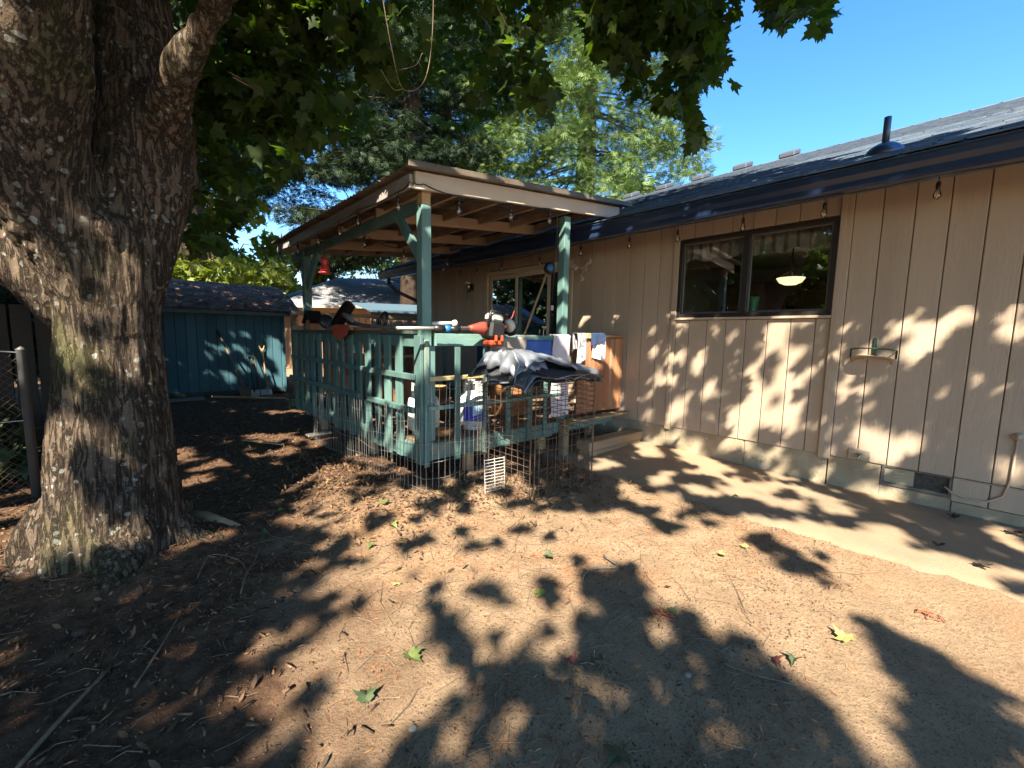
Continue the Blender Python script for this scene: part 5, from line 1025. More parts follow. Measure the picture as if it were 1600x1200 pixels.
# tools against the shed
def tool(name, lab, a, c, m, r_=.014):
    t = thing(name, lab, 'garden tool', a); MB().tube([a, c], r_, 7).build('handle', m, t, smooth=True); return t
t = tool('spade', 'dark long-handled shovel leaning on the middle of the shed wall', (1.70, 9.75, .25), (1.42, 10.35, 1.30), 'twig', .018)
b = MB(); b.sheet(lambda u, v: (1.70+.12*(u-.5)*2*(1-.45*v*v)*.9+.02*v, 9.74-.06*v+.02*(1-(2*u-1)**2), .27-.27*v), 8, 6); b.build('blade', 'rust', t, smooth=True, solid=.005)
MB().tube([(1.435, 10.33, 1.22), (1.40, 10.365, 1.36)], .03, 8).build('grip', 'black', t)
t = tool('spade', 'short green spade with a forked grip standing against the shed wall', (1.93, 10.05, .1), (1.93, 10.33, .74), 'grip')
for s_ in (-1, 1): MB().tube([(1.93, 10.30, .66), (1.93+s_*.045, 10.34, .76), (1.93+s_*.03, 10.36, .82)], .010, 6).build('fork', 'grip', t)
MB().tube([(1.88, 10.36, .82), (1.98, 10.36, .82)], .014, 7).build('grip', 'black', t); MB().box(1.86, 2.0, 10.0, 10.03, 0, .10, .004).build('blade', 'steel', t)
t = tool('garden_fork', 'garden fork with a wooden Y handle leaning nearest the shed corner', (2.18, 10.08, .1), (2.16, 10.33, .98), 'woodh')
for s_ in (-1, 1): MB().tube([(2.16, 10.32, .90), (2.16+s_*.05, 10.35, 1.04)], .011, 6).build('fork', 'woodh', t)
MB().tube([(2.10, 10.355, 1.05), (2.22, 10.355, 1.05)], .016, 7).build('grip', 'black', t)
for s_ in (-1.5, -.5, .5, 1.5): MB().tube([(2.18+s_*.03, 10.07, .2), (2.18+s_*.03, 10.04, 0)], .005, 5).build('tine', 'steel', t)
t = tool('metal_rake', 'rusty rake standing against the shed between the shovel and short spade', (2.03, 10.0, .05), (2.0, 10.34, .9), 'rust', .010)
o = MB().box(0, .95, 0, .14, 0, .03, .004).build('scrap_board', 'steel'); o.location = (.15, 9.95, .015); o.rotation_euler = (.25, 0, .08); tag(o, 'pale grey board lying against the shed base nearest the maple', 'board')
o = MB().box(0, 1.25, 0, .05, 0, .03, .004).build('scrap_board', 'woodh'); o.location = (1.15, 9.70, .10); o.rotation_euler = (0, .08, -.22); tag(o, 'thin pole-like board lying across the shovel foot at the shed', 'board')
o = MB().box(0, .55, 0, .16, 0, .02, .004).build('scrap_board', 'steel'); o.location = (1.72, 10.12, .015); o.rotation_euler = (.7, 0, -.05); tag(o, 'short grey sheet propped at the shed base behind the tools', 'board')
o = MB().box(0, .62, -.022, .022, 0, .018, .004).build('scrap_board', 'woodh'); o.location = (1.02, 6.05, .012); o.rotation_euler = (0, -.01, -1.05); tag(o, 'narrow grey lath lying alone in the soil halfway to the shed', 'board')
o = MB().box(0, .30, 0, .10, 0, .02, .004).build('scrap_board', 'steel'); o.location = (1.62, 5.55, .06); o.rotation_euler = (.1, 0, .1); tag(o, 'short pale board end poking out from under the deck slats', 'board')
for i, (x, y, r_) in enumerate(((1.5, 9.5, .05), (2.25, 9.3, .06), (2.40, 9.15, .05), (2.33, 9.45, .04))):
    pass

# ------------------------------------------------------------------ the big maple
maple = thing('maple_tree', 'old broad maple with lichen-flecked forked trunk overhanging the yard', 'tree', (-.1, 3.4, 0))
TR = [(-.12, 3.46, -.25, .42), (-.12, 3.455, -.05, .355), (-.10, 3.44, .225, .315), (-.085, 3.422, .652, .280), (-.068, 3.402, 1.03, .243), (-.058, 3.389, 1.324, .222), (-.045, 3.372, 1.575, .225), (-.02, 3.38, 1.85, .22)]
RGT = [(.0, 3.42, 1.55, .20), (.10, 3.48, 2.05, .235), (.165, 3.50, 2.34, .25), (.18, 3.52, 2.60, .24), (.17, 3.54, 2.90, .20), (.17, 3.57, 3.18, .18), (.19, 3.60, 3.6, .13), (.16, 3.6, 4.1, .13), (.3, 3.9, 5.2, .12), (.5, 4.2, 6.8, .08)]
LFT = [(-.07, 3.36, 1.52, .20), (-.15, 3.33, 1.76, .205), (-.27, 3.29, 2.02, .215), (-.30, 3.21, 2.29, .235), (-.29, 3.12, 2.54, .255), (-.28, 3.02, 2.78, .27), (-.30, 2.95, 3.02, .28), (-.34, 2.88, 3.36, .28), (-.6, 2.7, 4.3, .24), (-1.2, 2.2, 5.8, .18), (-1.8, 1.6, 7.4, .12)]
BRN = [(.20, 3.40, 2.44, .13), (.273, 3.16, 2.62, .10), (.334, 2.986, 2.766, .078), (.421, 2.841, 2.92, .068), (.497, 2.707, 3.064, .066), (.65, 2.503, 3.281, .062), (1.1, 1.9, 3.75, .05), (1.7, 1.3, 4.2, .04)]
WST = [(-.20, 3.45, 1.45, .14), (-.42, 3.50, 1.70, .11), (-.72, 3.52, 1.98, .10), (-1.3, 3.6, 2.6, .09), (-2.2, 3.8, 3.5, .08)]
def tubeset(sets):
    b = MB()
    for S_ in sets: b.tube([q[:3] for q in S_], [q[3] for q in S_], 18)
    return b
roots = [[(-.2, 3.35, .18, .14), (-.40, 3.38, .02, .10), (-.66, 3.36, -.07, .06)], [(-.05, 3.3, .2, .16), (-.1, 3.06, .02, .10), (-.16, 2.9, -.06, .06)], [(.05, 3.4, .15, .16), (.28, 3.34, 0, .10), (.44, 3.22, -.07, .06)], [(-.3, 3.5, .25, .18), (-.5, 3.62, .02, .12)], [(.05, 3.55, .2, .16), (.25, 3.75, 0, .10)]]
b = tubeset([TR, RGT, LFT, BRN, WST]+roots)
for c_, r_ in (((.27, 3.32, 2.50), .11), ((.12, 3.34, 2.66), .07), ((.08, 3.30, 2.25), .09), ((-.05, 3.20, 1.86), .10)):
    b.lathe([(r_*math.sin(a), -r_*math.cos(a)) for a in np.linspace(.05, 3.09, 9)], c_, 14)
tmp = b.build('tmp_trunk', 'bark')
tmp.data.remesh_voxel_size = .03
m1 = tmp.modifiers.new('r', 'REMESH'); m1.mode = 'VOXEL'; m1.voxel_size = .028
m2 = tmp.modifiers.new('s', 'SMOOTH'); m2.factor = .6; m2.iterations = 4
m3 = tmp.modifiers.new('r2', 'REMESH'); m3.mode = 'VOXEL'; m3.voxel_size = .0105
m4 = tmp.modifiers.new('s2', 'SMOOTH'); m4.factor = .5; m4.iterations = 3
dg = bpy.context.evaluated_depsgraph_get(); dg.update(); me = bpy.data.meshes.new_from_object(tmp.evaluated_get(dg))
bpy.data.objects.remove(tmp)
n = len(me.vertices); co = np.empty(n*3, np.float32); me.vertices.foreach_get('co', co); co = co.reshape(-1, 3)
no = np.empty(n*3, np.float32); me.vertex_normals.foreach_get('vector', no); no = no.reshape(-1, 3)
ph = np.arctan2(co[:, 1]-3.4, co[:, 0]+.05); rad = np.hypot(co[:, 1]-3.4, co[:, 0]+.05)
wx, wy, wz = co[:, 0]+.02*np.sin(co[:, 2]*6), co[:, 1], co[:, 2]
lowk = np.clip((2.3-co[:, 2])/.8, .12, 1)
ridge = 1-np.abs(2*fbm(wx*19, wy*19, wz*2.2, 21, 4)-1)*2.2
big = fbm(wx*5, wy*5, wz*.9, 31, 3)-.5
fl = .018*np.sin(ph*9+co[:, 2]*.8+4*big)*np.clip((1.1-co[:, 2])/1.1, 0, 1)
wrk = .007*np.sin(co[:, 2]*55+6*fbm(wx*6, wy*6, wz*4, 44, 2)*3)*(vnoise(wx*4, wy*4, wz*4, 51) > .55)*(co[:, 2] > 1.3)
d = .024*(ridge-.5)*lowk+.035*big+fl+wrk+.012*(fbm(wx*12, wy*12, wz*9, 61, 2)-.5)
co = co+no*d[:, None]
me.vertices.foreach_set('co', co.astype(np.float32).ravel()); me.polygons.foreach_set('use_smooth', np.ones(len(me.polygons), bool)); me.materials.clear(); me.materials.append(MT['bark']); me.update()
tk = bpy.data.objects.new('trunk', me); COL.objects.link(tk); put(tk, maple)

# limbs out of the fork (most lie above the picture)
LIMBS = []
def limb(pts, r0, r1, n=8):
    P_ = [Vector(q) for q in pts]; m = len(P_); b = MB(); b.tube(P_, [r0+(r1-r0)*i/(m-1) for i in range(m)], n); b.build('limb', 'bark', maple, smooth=True); LIMBS.append(P_)
limb([(.12, 3.5, 4.0), (.8, 3.6, 4.9), (1.6, 3.9, 5.5), (2.6, 4.6, 5.9)], .09, .03)
limb([(.3, 3.9, 5.2), (.6, 4.9, 6.0), (.8, 6.2, 6.5)], .08, .03)
limb([(-.31, 3.1, 3.5), (.3, 2.2, 4.2), (1.1, 1.2, 4.8), (2.2, .3, 5.0)], .11, .03)
limb([(-.6, 2.8, 4.4), (-.8, 1.6, 5.2), (-.9, .2, 5.8), (-.8, -1.2, 6.0)], .12, .04)
limb([(-1.2, 2.2, 5.8), (-2.4, 1.4, 6.4), (-3.6, .5, 6.8)], .10, .04)
limb([(-1.3, 3.6, 2.6), (-2.2, 3.8, 3.5), (-3.4, 4.6, 4.3), (-4.4, 5.6, 4.8)], .09, .03)
limb([(.65, 2.503, 3.281), (1.3, 2.3, 3.75), (2.2, 2.1, 4.15), (3.0, 1.8, 4.3)], .045, .018)
limb([(1.6, 3.9, 5.5), (2.4, 3.2, 5.6), (3.3, 2.4, 5.4)], .05, .02)
limb([(.5, 4.2, 6.8), (1.5, 4.4, 7.8), (2.6, 4.4, 8.4)], .07, .02)
limb([(-1.8, 1.6, 7.4), (-1.2, .4, 8.2), (-.4, -.8, 8.6)], .08, .03)

# leaf shapes (unit size, stalk at the origin, tip towards +Y)
Rr = [(.2, -.12), (.45, -.05), (.36, .1), (.5, .16), (.68, .42), (.44, .38), (.26, .42), (.3, .62), (.14, .66)]
out = [(0, 0)]+Rr+[(0, 1.0)]+[(-x, y) for x, y in Rr[::-1]]
def leaf_tpl(out, fold, curl):
    v = [(0, .28, 0)]+[(x, y, -fold*abs(x)-curl*(y-.3)**2) for x, y in out]; k = len(out)
    return np.array(v), np.array([(0, 1+i, 1+(i+1) % k) for i in range(k)])
TV, TF = leaf_tpl(out, .25, .25)
Rs = [(.45, -.06), (.3, .12), (.68, .42), (.25, .42), (.2, .68)]
TV2, TF2 = leaf_tpl([(0, 0)]+Rs+[(0, 1.0)]+[(-x, y) for x, y in Rs[::-1]], .22, .2)
TV2 = TV2-np.array([0, .4, 0])
LDn = np.array(LD); camp = np.array([0, 0, CAMZ]); rr_, uu_, ff_ = [np.array(v) for v in (rt2, up2, fw)]
def view(P):
    d = P-camp; z = d@ff_; zz = np.where(z > .05, z, .05); return np.where(z > .05, 800+FPX*(d@rr_)/zz, -9999), np.where(z > .05, 600-FPX*(d@uu_)/zz, -9999), z
def inpoly(X, Y, P):
    P = np.array(P, float); ins = np.zeros(X.shape, bool)
    for (xa, ya), (xb, yb) in zip(P, np.roll(P, -1, 0)):
        ins ^= ((ya > Y) != (yb > Y)) & (X < (xb-xa)*(Y-ya)/((yb-ya) or 1e-9)+xa)
    return ins
# outline of the crown's underside as seen from the yard
OUTL = [[(-900, -2000), (930, -2000), (930, -20), (905, 0), (850, 20), (850, 100), (885, 170), (900, 190), (860, 215), (790, 170), (720, 205), (640, 175), (560, 215), (490, 225), (440, 290), (400, 300), (350, 390), (320, 385), (300, 400), (270, 300), (-900, 320)],
        [(860, -2000), (1180, -2000), (1175, -60), (1160, -10), (1158, 30), (1145, 60), (1160, 120), (1135, 142), (1108, 125), (1085, 150), (1098, 215), (1080, 235), (1066, 170), (1045, 175), (1022, 165), (985, 140), (950, 125), (925, 80), (905, 20)],
        [(1182, -80), (1315, -80), (1298, 40), (1280, 55), (1262, 22), (1244, 12), (1222, 46), (1204, 34), (1188, 22)]]
def allowed(X, Y):
    r = np.zeros(X.shape, bool)
    for P in OUTL: r |= inpoly(X, Y, P)
    return r | (Y < -40)
def lit_hit(P):
    """share of a leaf that would stand in one of the sunbeams"""
    c = np.zeros(len(P)); X, Y = P[:, 0]+P[:, 2]*KX, P[:, 1]+P[:, 2]*KY
    for dx, dy in ((0, 0), (0, 0), (.03, 0), (-.03, 0), (0, .03), (0, -.03)): c += sunny(X+dx, Y+dy)
    return c
def gapn(X, Y): return np.where(Y > -60, fbm(X/34, Y/34, 0, 93, 2), 1)+np.where(X < 560, .05, 0)
# 1) shading leaves: for every shaded spot of the yard, leaves somewhere up the beam
NS = 72000; PL = []
xs = RNG.uniform(MX0, MX1, NS*2); ys = RNG.uniform(MY0, MY1, NS*2)
keep = ~sunny(xs, ys) & ((xs < 9.2) | (RNG.random(NS*2) < .4)); xs, ys = xs[keep], ys[keep]
left = np.ones(len(xs), bool); res = np.zeros((len(xs), 3))
for tr_ in range(14):
    z = 3.2+RNG.beta(1.4, 1.7, len(xs))*5.6 if tr_ < 10 else RNG.uniform(6, 10, len(xs))
    P = np.stack([xs-z*KX, ys-z*KY, z], -1); px_, py_, dd = view(P)
    inframe = (px_ > -30) & (px_ < 1630) & (py_ > -40) & (py_ < 1240)
    ok = (~inframe | (allowed(px_, py_) & (dd > 2.6) & (gapn(px_, py_) > .50))) & (np.linalg.norm(P-camp, axis=1) > 1.2) & (lit_hit(P) < 1) & ((P[:, 0] < 4.6) | (z > 5.2))
    ok &= ~((P[:, 1] > 3.0) & (P[:, 0] > 1.6) & (z < 3.4))
    take = left & ok; res[take] = P[take]; left &= ~ok
PL = res[~left][:NS]; n = len(PL)
V, F, T = scatter(TV2, TF2, PL, rots(n, -LDn*1.6, .8), RNG.uniform(.095, .145, n), RNG.beta(1.3, 3, n))
cr = npmesh('crown', V, F, 'leaf', maple, T); tag(cr, kind='stuff')
# 2) the low, visible boughs: clusters of leaves on thin twigs
cl = []; twb = MB(); ntw = 0
N2 = 15000
X = RNG.uniform(230, 1310, N2); Y = RNG.uniform(-60, 400, N2); D = np.where(X > 860, RNG.uniform(3.0, 4.2, N2), RNG.choice([0, 1], N2, p=[.3, .7])*RNG.uniform(0, 2.4, N2)+2.9)
k = allowed(X, Y) & (Y > -60) & (gapn(X, Y) > .47); X, Y, D = X[k], Y[k], D[k]
dens = fbm(X/70, Y/70, 0, 77, 2); thr = np.where(X < 860, .40+.10*np.clip((Y-180)/150, 0, 1), .33)
k = dens > thr; X, Y, D = X[k][:1150], Y[k][:1150], D[k][:1150]
ray = ((X-800)/FPX)[:, None]*rr_-((Y-600)/FPX)[:, None]*uu_+ff_
C = camp+ray*D[:, None]
C = C[(C[:, 2] > 1.9)]
m = 7; P = np.repeat(C, m, 0)+RNG.normal(size=(len(C)*m, 3))*np.array([.10, .10, .075])
px_, py_, dd = view(P); ok = allowed(px_, py_) & (lit_hit(P) < 3) & (dd > 2.2); P = P[ok]; dd = dd[ok]
R3 = rots(len(P), (0, 0, .5), .75, ydir=np.array([.1, .1, -.9])); S3 = RNG.uniform(.085, .14, len(P)); T3 = RNG.beta(1.2, 3, len(P))
order = np.argsort(dd); near, rest = order[:230], order[230:]
V, F, T = scatter(TV, TF, P[rest], R3[rest], S3[rest], T3[rest]); tag(npmesh('low_foliage', V, F, 'leaf', maple, T), kind='stuff')
lmesh = []
for q in range(6):
    v_, f_ = leaf_tpl(out, .15+.1*(q % 3), .1+.1*(q//2)); me = bpy.data.meshes.new('leaf'); me.from_pydata([tuple(a) for a in v_], [], [tuple(int(i) for i in a) for a in f_])
    a = me.attributes.new('tint', 'FLOAT', 'POINT'); a.data.foreach_set('value', np.full(len(v_), [.1, .25, .5, .15, .35, .7][q], np.float32)); me.materials.append(MT['leaf']); lmesh.append(me)
for q, i in enumerate(near):
    o = bpy.data.objects.new('leaf', lmesh[q % 6]); COL.objects.link(o); o.scale = (float(S3[i]),)*3
    o.rotation_euler = Matrix(R3[i].tolist()).to_euler(); put(o, maple, P[i])
nodes = [q for L in LIMBS for q in L]+[Vector(q[:3]) for q in BRN[2:]]
for i in range(0, len(C), 9):
    c_ = Vector(C[i]); best = min(nodes, key=lambda q: (q-c_).length+max(0, c_.z-q.z)*2)
    dv = (best-c_); L = min(dv.length, random.uniform(.2, .45)); dv.normalize()
    mid = c_+dv*L*.5+Vector((random.uniform(-.06, .06), random.uniform(-.06, .06), .07)); e_ = c_+dv*L+Vector((0, 0, .06))
    test = np.array([tuple(mid), tuple(e_)]); a_, b_, _ = view(test)
    if not allowed(a_, b_).all(): continue
    twb.tube([c_+Vector((0, 0, -.04)), c_.lerp(mid, .5), mid, e_], [.0008, .001, .0013, .002], 4, cap=False)
tag(twb.build('twigs', 'firbark', maple, fix=False), kind='stuff')
# pale bent twigs that show against the dark leaves
def curl(pts, n=6):
    P_ = [Vector(q) for q in pts]; P_ = [P_[0]*2-P_[1]]+P_+[P_[-1]*2-P_[-2]]; o_ = []
    for i in range(1, len(P_)-2):
        for k in range(n):
            u = k/n; a, b_, c, d = P_[i-1:i+3]; o_.append(.5*((2*b_)+(c-a)*u+(2*a-5*b_+4*c-d)*u*u+(3*b_-a-3*c+d)*u**3))
    return o_+[P_[-2]]
for Q, r_ in (([(.9, 1.9, 2.85), (.98, 1.95, 2.62), (1.06, 2.0, 2.50), (1.16, 1.98, 2.56), (1.22, 2.0, 2.8), (1.23, 2.0, 3.2)], .0022), ([(1.06, 2.0, 2.50), (1.0, 1.98, 2.47), (.93, 1.96, 2.52)], .002), ([(1.02, 1.96, 2.55), (1.10, 1.95, 2.60), (1.13, 1.94, 2.66)], .0018)):
    Q = curl(Q); MB().tube(Q, [r_*(1-.3*k/len(Q)) for k in range(len(Q))], 6).build('bare_twig', 'twig', maple, smooth=True)

# ------------------------------------------------------------------ conifers and far trees
SPV = []; SPF = []
for k, (a, l) in enumerate(((-.9, .55), (-.5, .8), (-.15, 1.), (.2, .95), (.55, .75), (.95, .5))):
    s = len(SPV); w_ = .042; ca, sa = math.cos(a), math.sin(a)
    SPV += [(-w_*ca*.4, w_*sa*.4, 0), (sa*l*.5+w_*ca, ca*l*.5-w_*sa, .03*(-1)**k), (sa*l, ca*l, -.06), (sa*l*.5-w_*ca, ca*l*.5+w_*sa, .03*(-1)**k)]; SPF += [(s, s+1, s+2), (s, s+2, s+3)]
SPV, SPF = np.array(SPV), np.array(SPF)
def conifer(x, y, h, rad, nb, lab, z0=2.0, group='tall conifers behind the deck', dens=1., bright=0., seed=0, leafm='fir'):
    rg = np.random.default_rng(seed); t = thing('conifer_tree', lab, 'tree', (x, y, 0), group)
    MB().tube([(x, y, -.2), (x+.1, y, h*.5), (x, y, h)], [h*.022, h*.013, .03], 9).build('trunk', 'firbark', t, smooth=True)
    br = MB(); PP = []; YD = []
    for k in range(nb):
        u = (k+rg.random())/nb; z = z0+(h-z0)*u; a = rg.random()*6.283; L = rad*(1-u)**.75*rg.uniform(.65, 1.1)+.3
        dirv = np.array([math.cos(a), math.sin(a), 0]); sag = rg.uniform(.18, .38)
        pts = [np.array([x, y, z])+dirv*L*s+np.array([0, 0, -sag*L*(s**1.3)+.22*L*max(0, s-.6)**1.2]) for s in np.linspace(0, 1, 6)]
        br.tube(pts, [.05*(1-u)+.015, .04*(1-u)+.012, .02, .014, .01, .004], 4, cap=False)
        ns = int(L*62*dens)+8
        for q in range(ns):
            s = rg.uniform(.12, 1)**.8; f = s*5; i = min(int(f), 4); c = pts[i]*(1-f+i)+pts[i+1]*(f-i)
            side = np.array([-dirv[1], dirv[0], 0])*rg.normal()*.30*L*(1-s*.75)
            PP.append(c+side*.55+np.array([0, 0, -abs(rg.normal())*.20-.10*np.linalg.norm(side)])); YD.append(dirv*.5+side*.9+np.array([0, 0, -.55]))
    tag(br.build('branches', 'firbark', t, fix=False), kind='stuff')
    PP, YD = np.array(PP), np.array(YD); n = len(PP); YD /= np.linalg.norm(YD, axis=1)[:, None]
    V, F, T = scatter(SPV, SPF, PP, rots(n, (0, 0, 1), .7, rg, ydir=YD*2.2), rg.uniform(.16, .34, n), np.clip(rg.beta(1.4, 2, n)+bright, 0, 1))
    tag(npmesh('foliage', V, F, leafm, t, T), kind='stuff'); return t
conifer(14.0, 11.6, 24, 6.4, 260, 'tall sunlit conifer rising behind the far roof ridge', 3.0, bright=.25, seed=1)
conifer(8.3, 15.2, 22, 4.6, 190, 'dense conifer darkened as if shaded, directly behind the deck roof', 4.9, bright=-.1, seed=2, leafm='firshade', dens=1.3)  # shade from the maple is put into the needle colour
conifer(1.9, 18.4, 21, 5.6, 190, 'conifer with drooping branches behind the far deck post', 7.2, bright=-.1, seed=3, leafm='firshade', dens=1.3)
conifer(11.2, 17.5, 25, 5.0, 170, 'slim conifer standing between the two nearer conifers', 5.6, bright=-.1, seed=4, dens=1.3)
def leafy_tree(x, y, h, rad, n, m, lab, z0=1.5, group=None, s=(.10, .2), seed=0, tv=TV2, tf=TF2, nm='broadleaf_tree', flat=1., name2='crown'):
    rg = np.random.default_rng(seed+100); t = thing(nm, lab, 'tree' if nm != 'hedge' else 'hedge', (x, y, 0), group)
    br = MB(); br.tube([(x, y, -.2), (x+.1, y, h*.4), (x, y+.1, h*.85)], [rad*.07, rad*.05, .02], 7)
    nc = max(8, int(rad*9)); cen = []
    for k in range(nc):
        a = rg.random()*6.283; u = rg.random(); rr = rad*math.sqrt(rg.random())*math.sqrt(max(.05, 1-(2*u-1)**2*.9)); c = np.array([x+rr*math.cos(a), y+rr*math.sin(a)*flat, z0+(h-z0)*u]); cen.append(c)
        br.tube([(x, y, z0+(c[2]-z0)*.4), tuple((np.array([x, y, c[2]])+c)/2), tuple(c)], [.03, .02, .006], 4, cap=False)
    br.build('trunk', 'twig', t, fix=False)
    cen = np.array(cen); i = rg.integers(0, nc, n); v = rg.normal(size=(n, 3)); v /= np.linalg.norm(v, axis=1)[:, None]
    P = cen[i]+v*(rg.random(n)**.45)[:, None]*np.array([1, 1, .75])*rad*.36
    V, F, T = scatter(tv, tf, P, rots(n, (0, 0, .6), .8, rg), rg.uniform(*s, n), np.clip(rg.beta(1.5, 1.7, nc)[i]*.6+rg.random(n)*.4, 0, 1))
    tag(npmesh(name2, V, F, m, t, T), kind='stuff'); return t
leafy_tree(2.6, 19.5, 6.4, 2.3, 5200, 'yleaf', 'yellow-green airy tree behind the shed beside the maple trunk', 1.5, s=(.16, .3), seed=1)
leafy_tree(5.0, 24, 4.4, 1.6, 2600, 'yleaf', 'small bright green treetop just above the shed roof', 1.2, s=(.16, .3), seed=2)
leafy_tree(7.3, 24.5, 5.2, 2.2, 3400, 'oleaf', 'orange-tinged tree beyond the neighbour roof by the far deck post', .8, s=(.16, .3), seed=3)
leafy_tree(12.0, 25.5, 7.6, 3.0, 5200, 'yleaf', 'rounded light green tree above the neighbour roof', 1.5, s=(.18, .32), seed=4)
leafy_tree(2.0, 17, 3.0, 1.3, 2400, 'yleaf', 'low green bush peeking over the shed ridge next to the maple', .3, s=(.14, .24), seed=12)
leafy_tree(-1.6, 6.6, 4.2, 2.0, 16000, 'hedge', 'dark evergreen hedge behind the chain-link fence', .1, s=(.10, .18), seed=5, nm='hedge')
leafy_tree(-2.6, 6.3, 3.6, 1.6, 11000, 'hedge', 'low dark evergreen bush nearest the chain-link fence', .0, s=(.10, .18), seed=16, nm='hedge')
leafy_tree(-4.4, 8.6, 5.4, 2.4, 12000, 'hedge', 'dark evergreen bush further left behind the chain-link fence', .1, s=(.10, .18), seed=6, nm='hedge')
leafy_tree(-8.5, 5.0, 4.6, 2.6, 4500, 'leaf', 'large green tree across the yard, seen mirrored in the window', 1.2, 'trees at the far side of the yard', s=(.2, .34), seed=7)
leafy_tree(-10.5, 9.5, 6.0, 2.6, 4500, 'leaf', 'taller green tree across the yard, seen mirrored in the window', 1.2, 'trees at the far side of the yard', s=(.2, .34), seed=8)
leafy_tree(-9.0, .2, 4.2, 2.2, 4000, 'leaf', 'smaller green tree across the yard, seen mirrored in the window', 1.0, 'trees at the far side of the yard', s=(.2, .34), seed=9)

for k, (x, y, h_, lab) in enumerate(((-6.5, 14, 9, 'bushy tree left of the shed'), (-9, 20, 11, 'tall tree far left behind the shed'), (-13, 4, 6, 'tall tree at the far side of the side yard'), (-14, 14, 8, 'tallest tree far beyond the left fence'), (-4.5, 23, 8, 'round tree far behind the shed'))):
    leafy_tree(x, y, h_, h_*.42, 6500, 'hedge', lab+', seen only mirrored in the glass', .2, 'trees at the far side of the yard', s=(.25, .4), seed=20+k)

# ------------------------------------------------------------------ what lies on the ground
def onground(x, y, dz=0.): return float(gh(x, y))+dz
def litter(name, lab, n, xf, tv, tf, sc, m, spread=.35, lift=.004, cat='leaf litter', sy=None):
    xy = xf(n); P = np.stack([xy[:, 0], xy[:, 1], gh(xy[:, 0], xy[:, 1])+lift], -1); n = len(P)
    S = RNG.uniform(*sc, n)
    V, F, T = scatter(tv, tf, P, rots(n, (0, 0, 1), spread), S, RNG.random(n)**1.6); tag(npmesh(name, V, F, m, None, T), lab, cat, kind='stuff')
def rnd(n, x0, x1, y0, y1, f=None):
    x = RNG.uniform(x0, x1, n*4); y = RNG.uniform(y0, y1, n*4); k = (x < 3.48)
    if f is not None: k &= RNG.random(n*4) < f(x, y)
    return np.stack([x[k], y[k]], -1)[:n]
mulch = lambda x, y: np.clip((.45+.2*y-x)/.8+.35*(y > 3.3), .0, 1)
chipv = np.array([(-.5, -.14, 0), (.5, -.10, .05), (.45, .13, .08), (-.5, .12, .02), (0, 0, -.12)]); chipf = np.array([(0, 1, 2), (0, 2, 3), (0, 4, 1), (1, 4, 2), (2, 4, 3), (3, 4, 0)])
litter('bark_mulch', 'dark bark chips and crumbs under the maple', 13000, lambda n: rnd(n, -3, 2.6, .5, 9.8, mulch), chipv, chipf, (.012, .055), 'chips', .5, .006, 'mulch')
litter('soil_crumbs', 'small crumbs and pebbles scattered over the soil', 15000, lambda n: rnd(n, -1.2, 3.5, .4, 4, lambda x, y: .25+.75*vnoise(x*2, y*2, 0, 8)), chipv*np.array([.5, 1.6, 2.5]), chipf, (.006, .018), 'chips', .6, .003, 'soil crumbs')
lv = np.array([(0, 0, 0), (.35, .16, .10), (.7, .14, .04), (1, 0, .12), (.7, -.15, .10), (.35, -.15, .02)]); lf = np.array([(0, 1, 5), (1, 2, 4), (1, 4, 5), (2, 3, 4)])
pile = lambda x, y: np.clip(1.3*np.exp(-((x-1.45)**2/.15+(y-4.0)**2/.9))+1.5*np.exp(-((x-2.5)**2/.9+(y-2.85)**2/.07))+1.2*np.exp(-((x-2.9)**2/.15+(y-2.65)**2/.12))+.05, 0, 1)
litter('leaf_litter', 'brown dry leaves piled along the deck edge', 4200, lambda n: rnd(n, .8, 3.45, 1.8, 6.8, pile), lv, lf, (.022, .06), 'dry', .65, .012)
litter('leaf_litter', 'sparse dry leaf flakes across the yard', 1500, lambda n: rnd(n, -1.5, 3.4, .5, 9.5, lambda x, y: .15+.7*mulch(x, y)), lv, lf, (.02, .06), 'dry', .35, .006)
sv = np.array([(0, .0, 0), (.2, .05, .03), (.6, .14, .05), (1, .08, .02), (.95, -.03, .04), (.5, -.03, .0), (0, -.05, 0), (-.15, 0, .03), (-.45, .2, .04), (-.75, .34, .02), (-.5, .34, .05), (-.2, .14, .01)])
sf = np.array([(0, 1, 6), (1, 2, 5), (1, 5, 6), (2, 3, 4), (2, 4, 5), (0, 6, 7), (0, 7, 11), (7, 8, 11), (8, 9, 10), (8, 10, 11)])
litter('maple_seeds', 'reddish winged maple seeds scattered on the bare sand', 2600, lambda n: rnd(n, .3, 3.45, .3, 3.4, lambda x, y: .05+.9*(vnoise(x*3.1, y*3.1, 0, 19) > .52)), sv, sf, (.012, .034), 'samara', .25, .004, 'maple seeds')
# twigs (curved) as one mass
tw = MB()
for k in range(1500):
    x, y = (random.uniform(-1.2, 2.2), random.uniform(.6, 9)) if k % 3 else (random.uniform(.5, 3.4), random.uniform(.4, 3.2))
    a = random.uniform(0, 3.14); L = random.uniform(.03, .14) if k % 9 else random.uniform(.15, .4); d = Vector((math.cos(a), math.sin(a), 0)); s_ = Vector((-d.y, d.x, 0))*random.uniform(-.2, .2)*L
    c = Vector((x, y, onground(x, y, .006))); P_ = [c-d*L/2, c+s_+Vector((0, 0, .006)), c+d*L/2]
    P_ = [Vector((q.x, q.y, onground(q.x, q.y, .005)+(.005 if i == 1 else 0))) for i, q in enumerate(P_)]
    r_ = random.uniform(.0008, .0022); tw.tube(P_, [r_, r_, r_*.5], 4, cap=False)
tag(tw.build('fallen_twigs', 'twig', fix=False), 'thin fallen twigs scattered over the soil', 'twigs', kind='stuff')
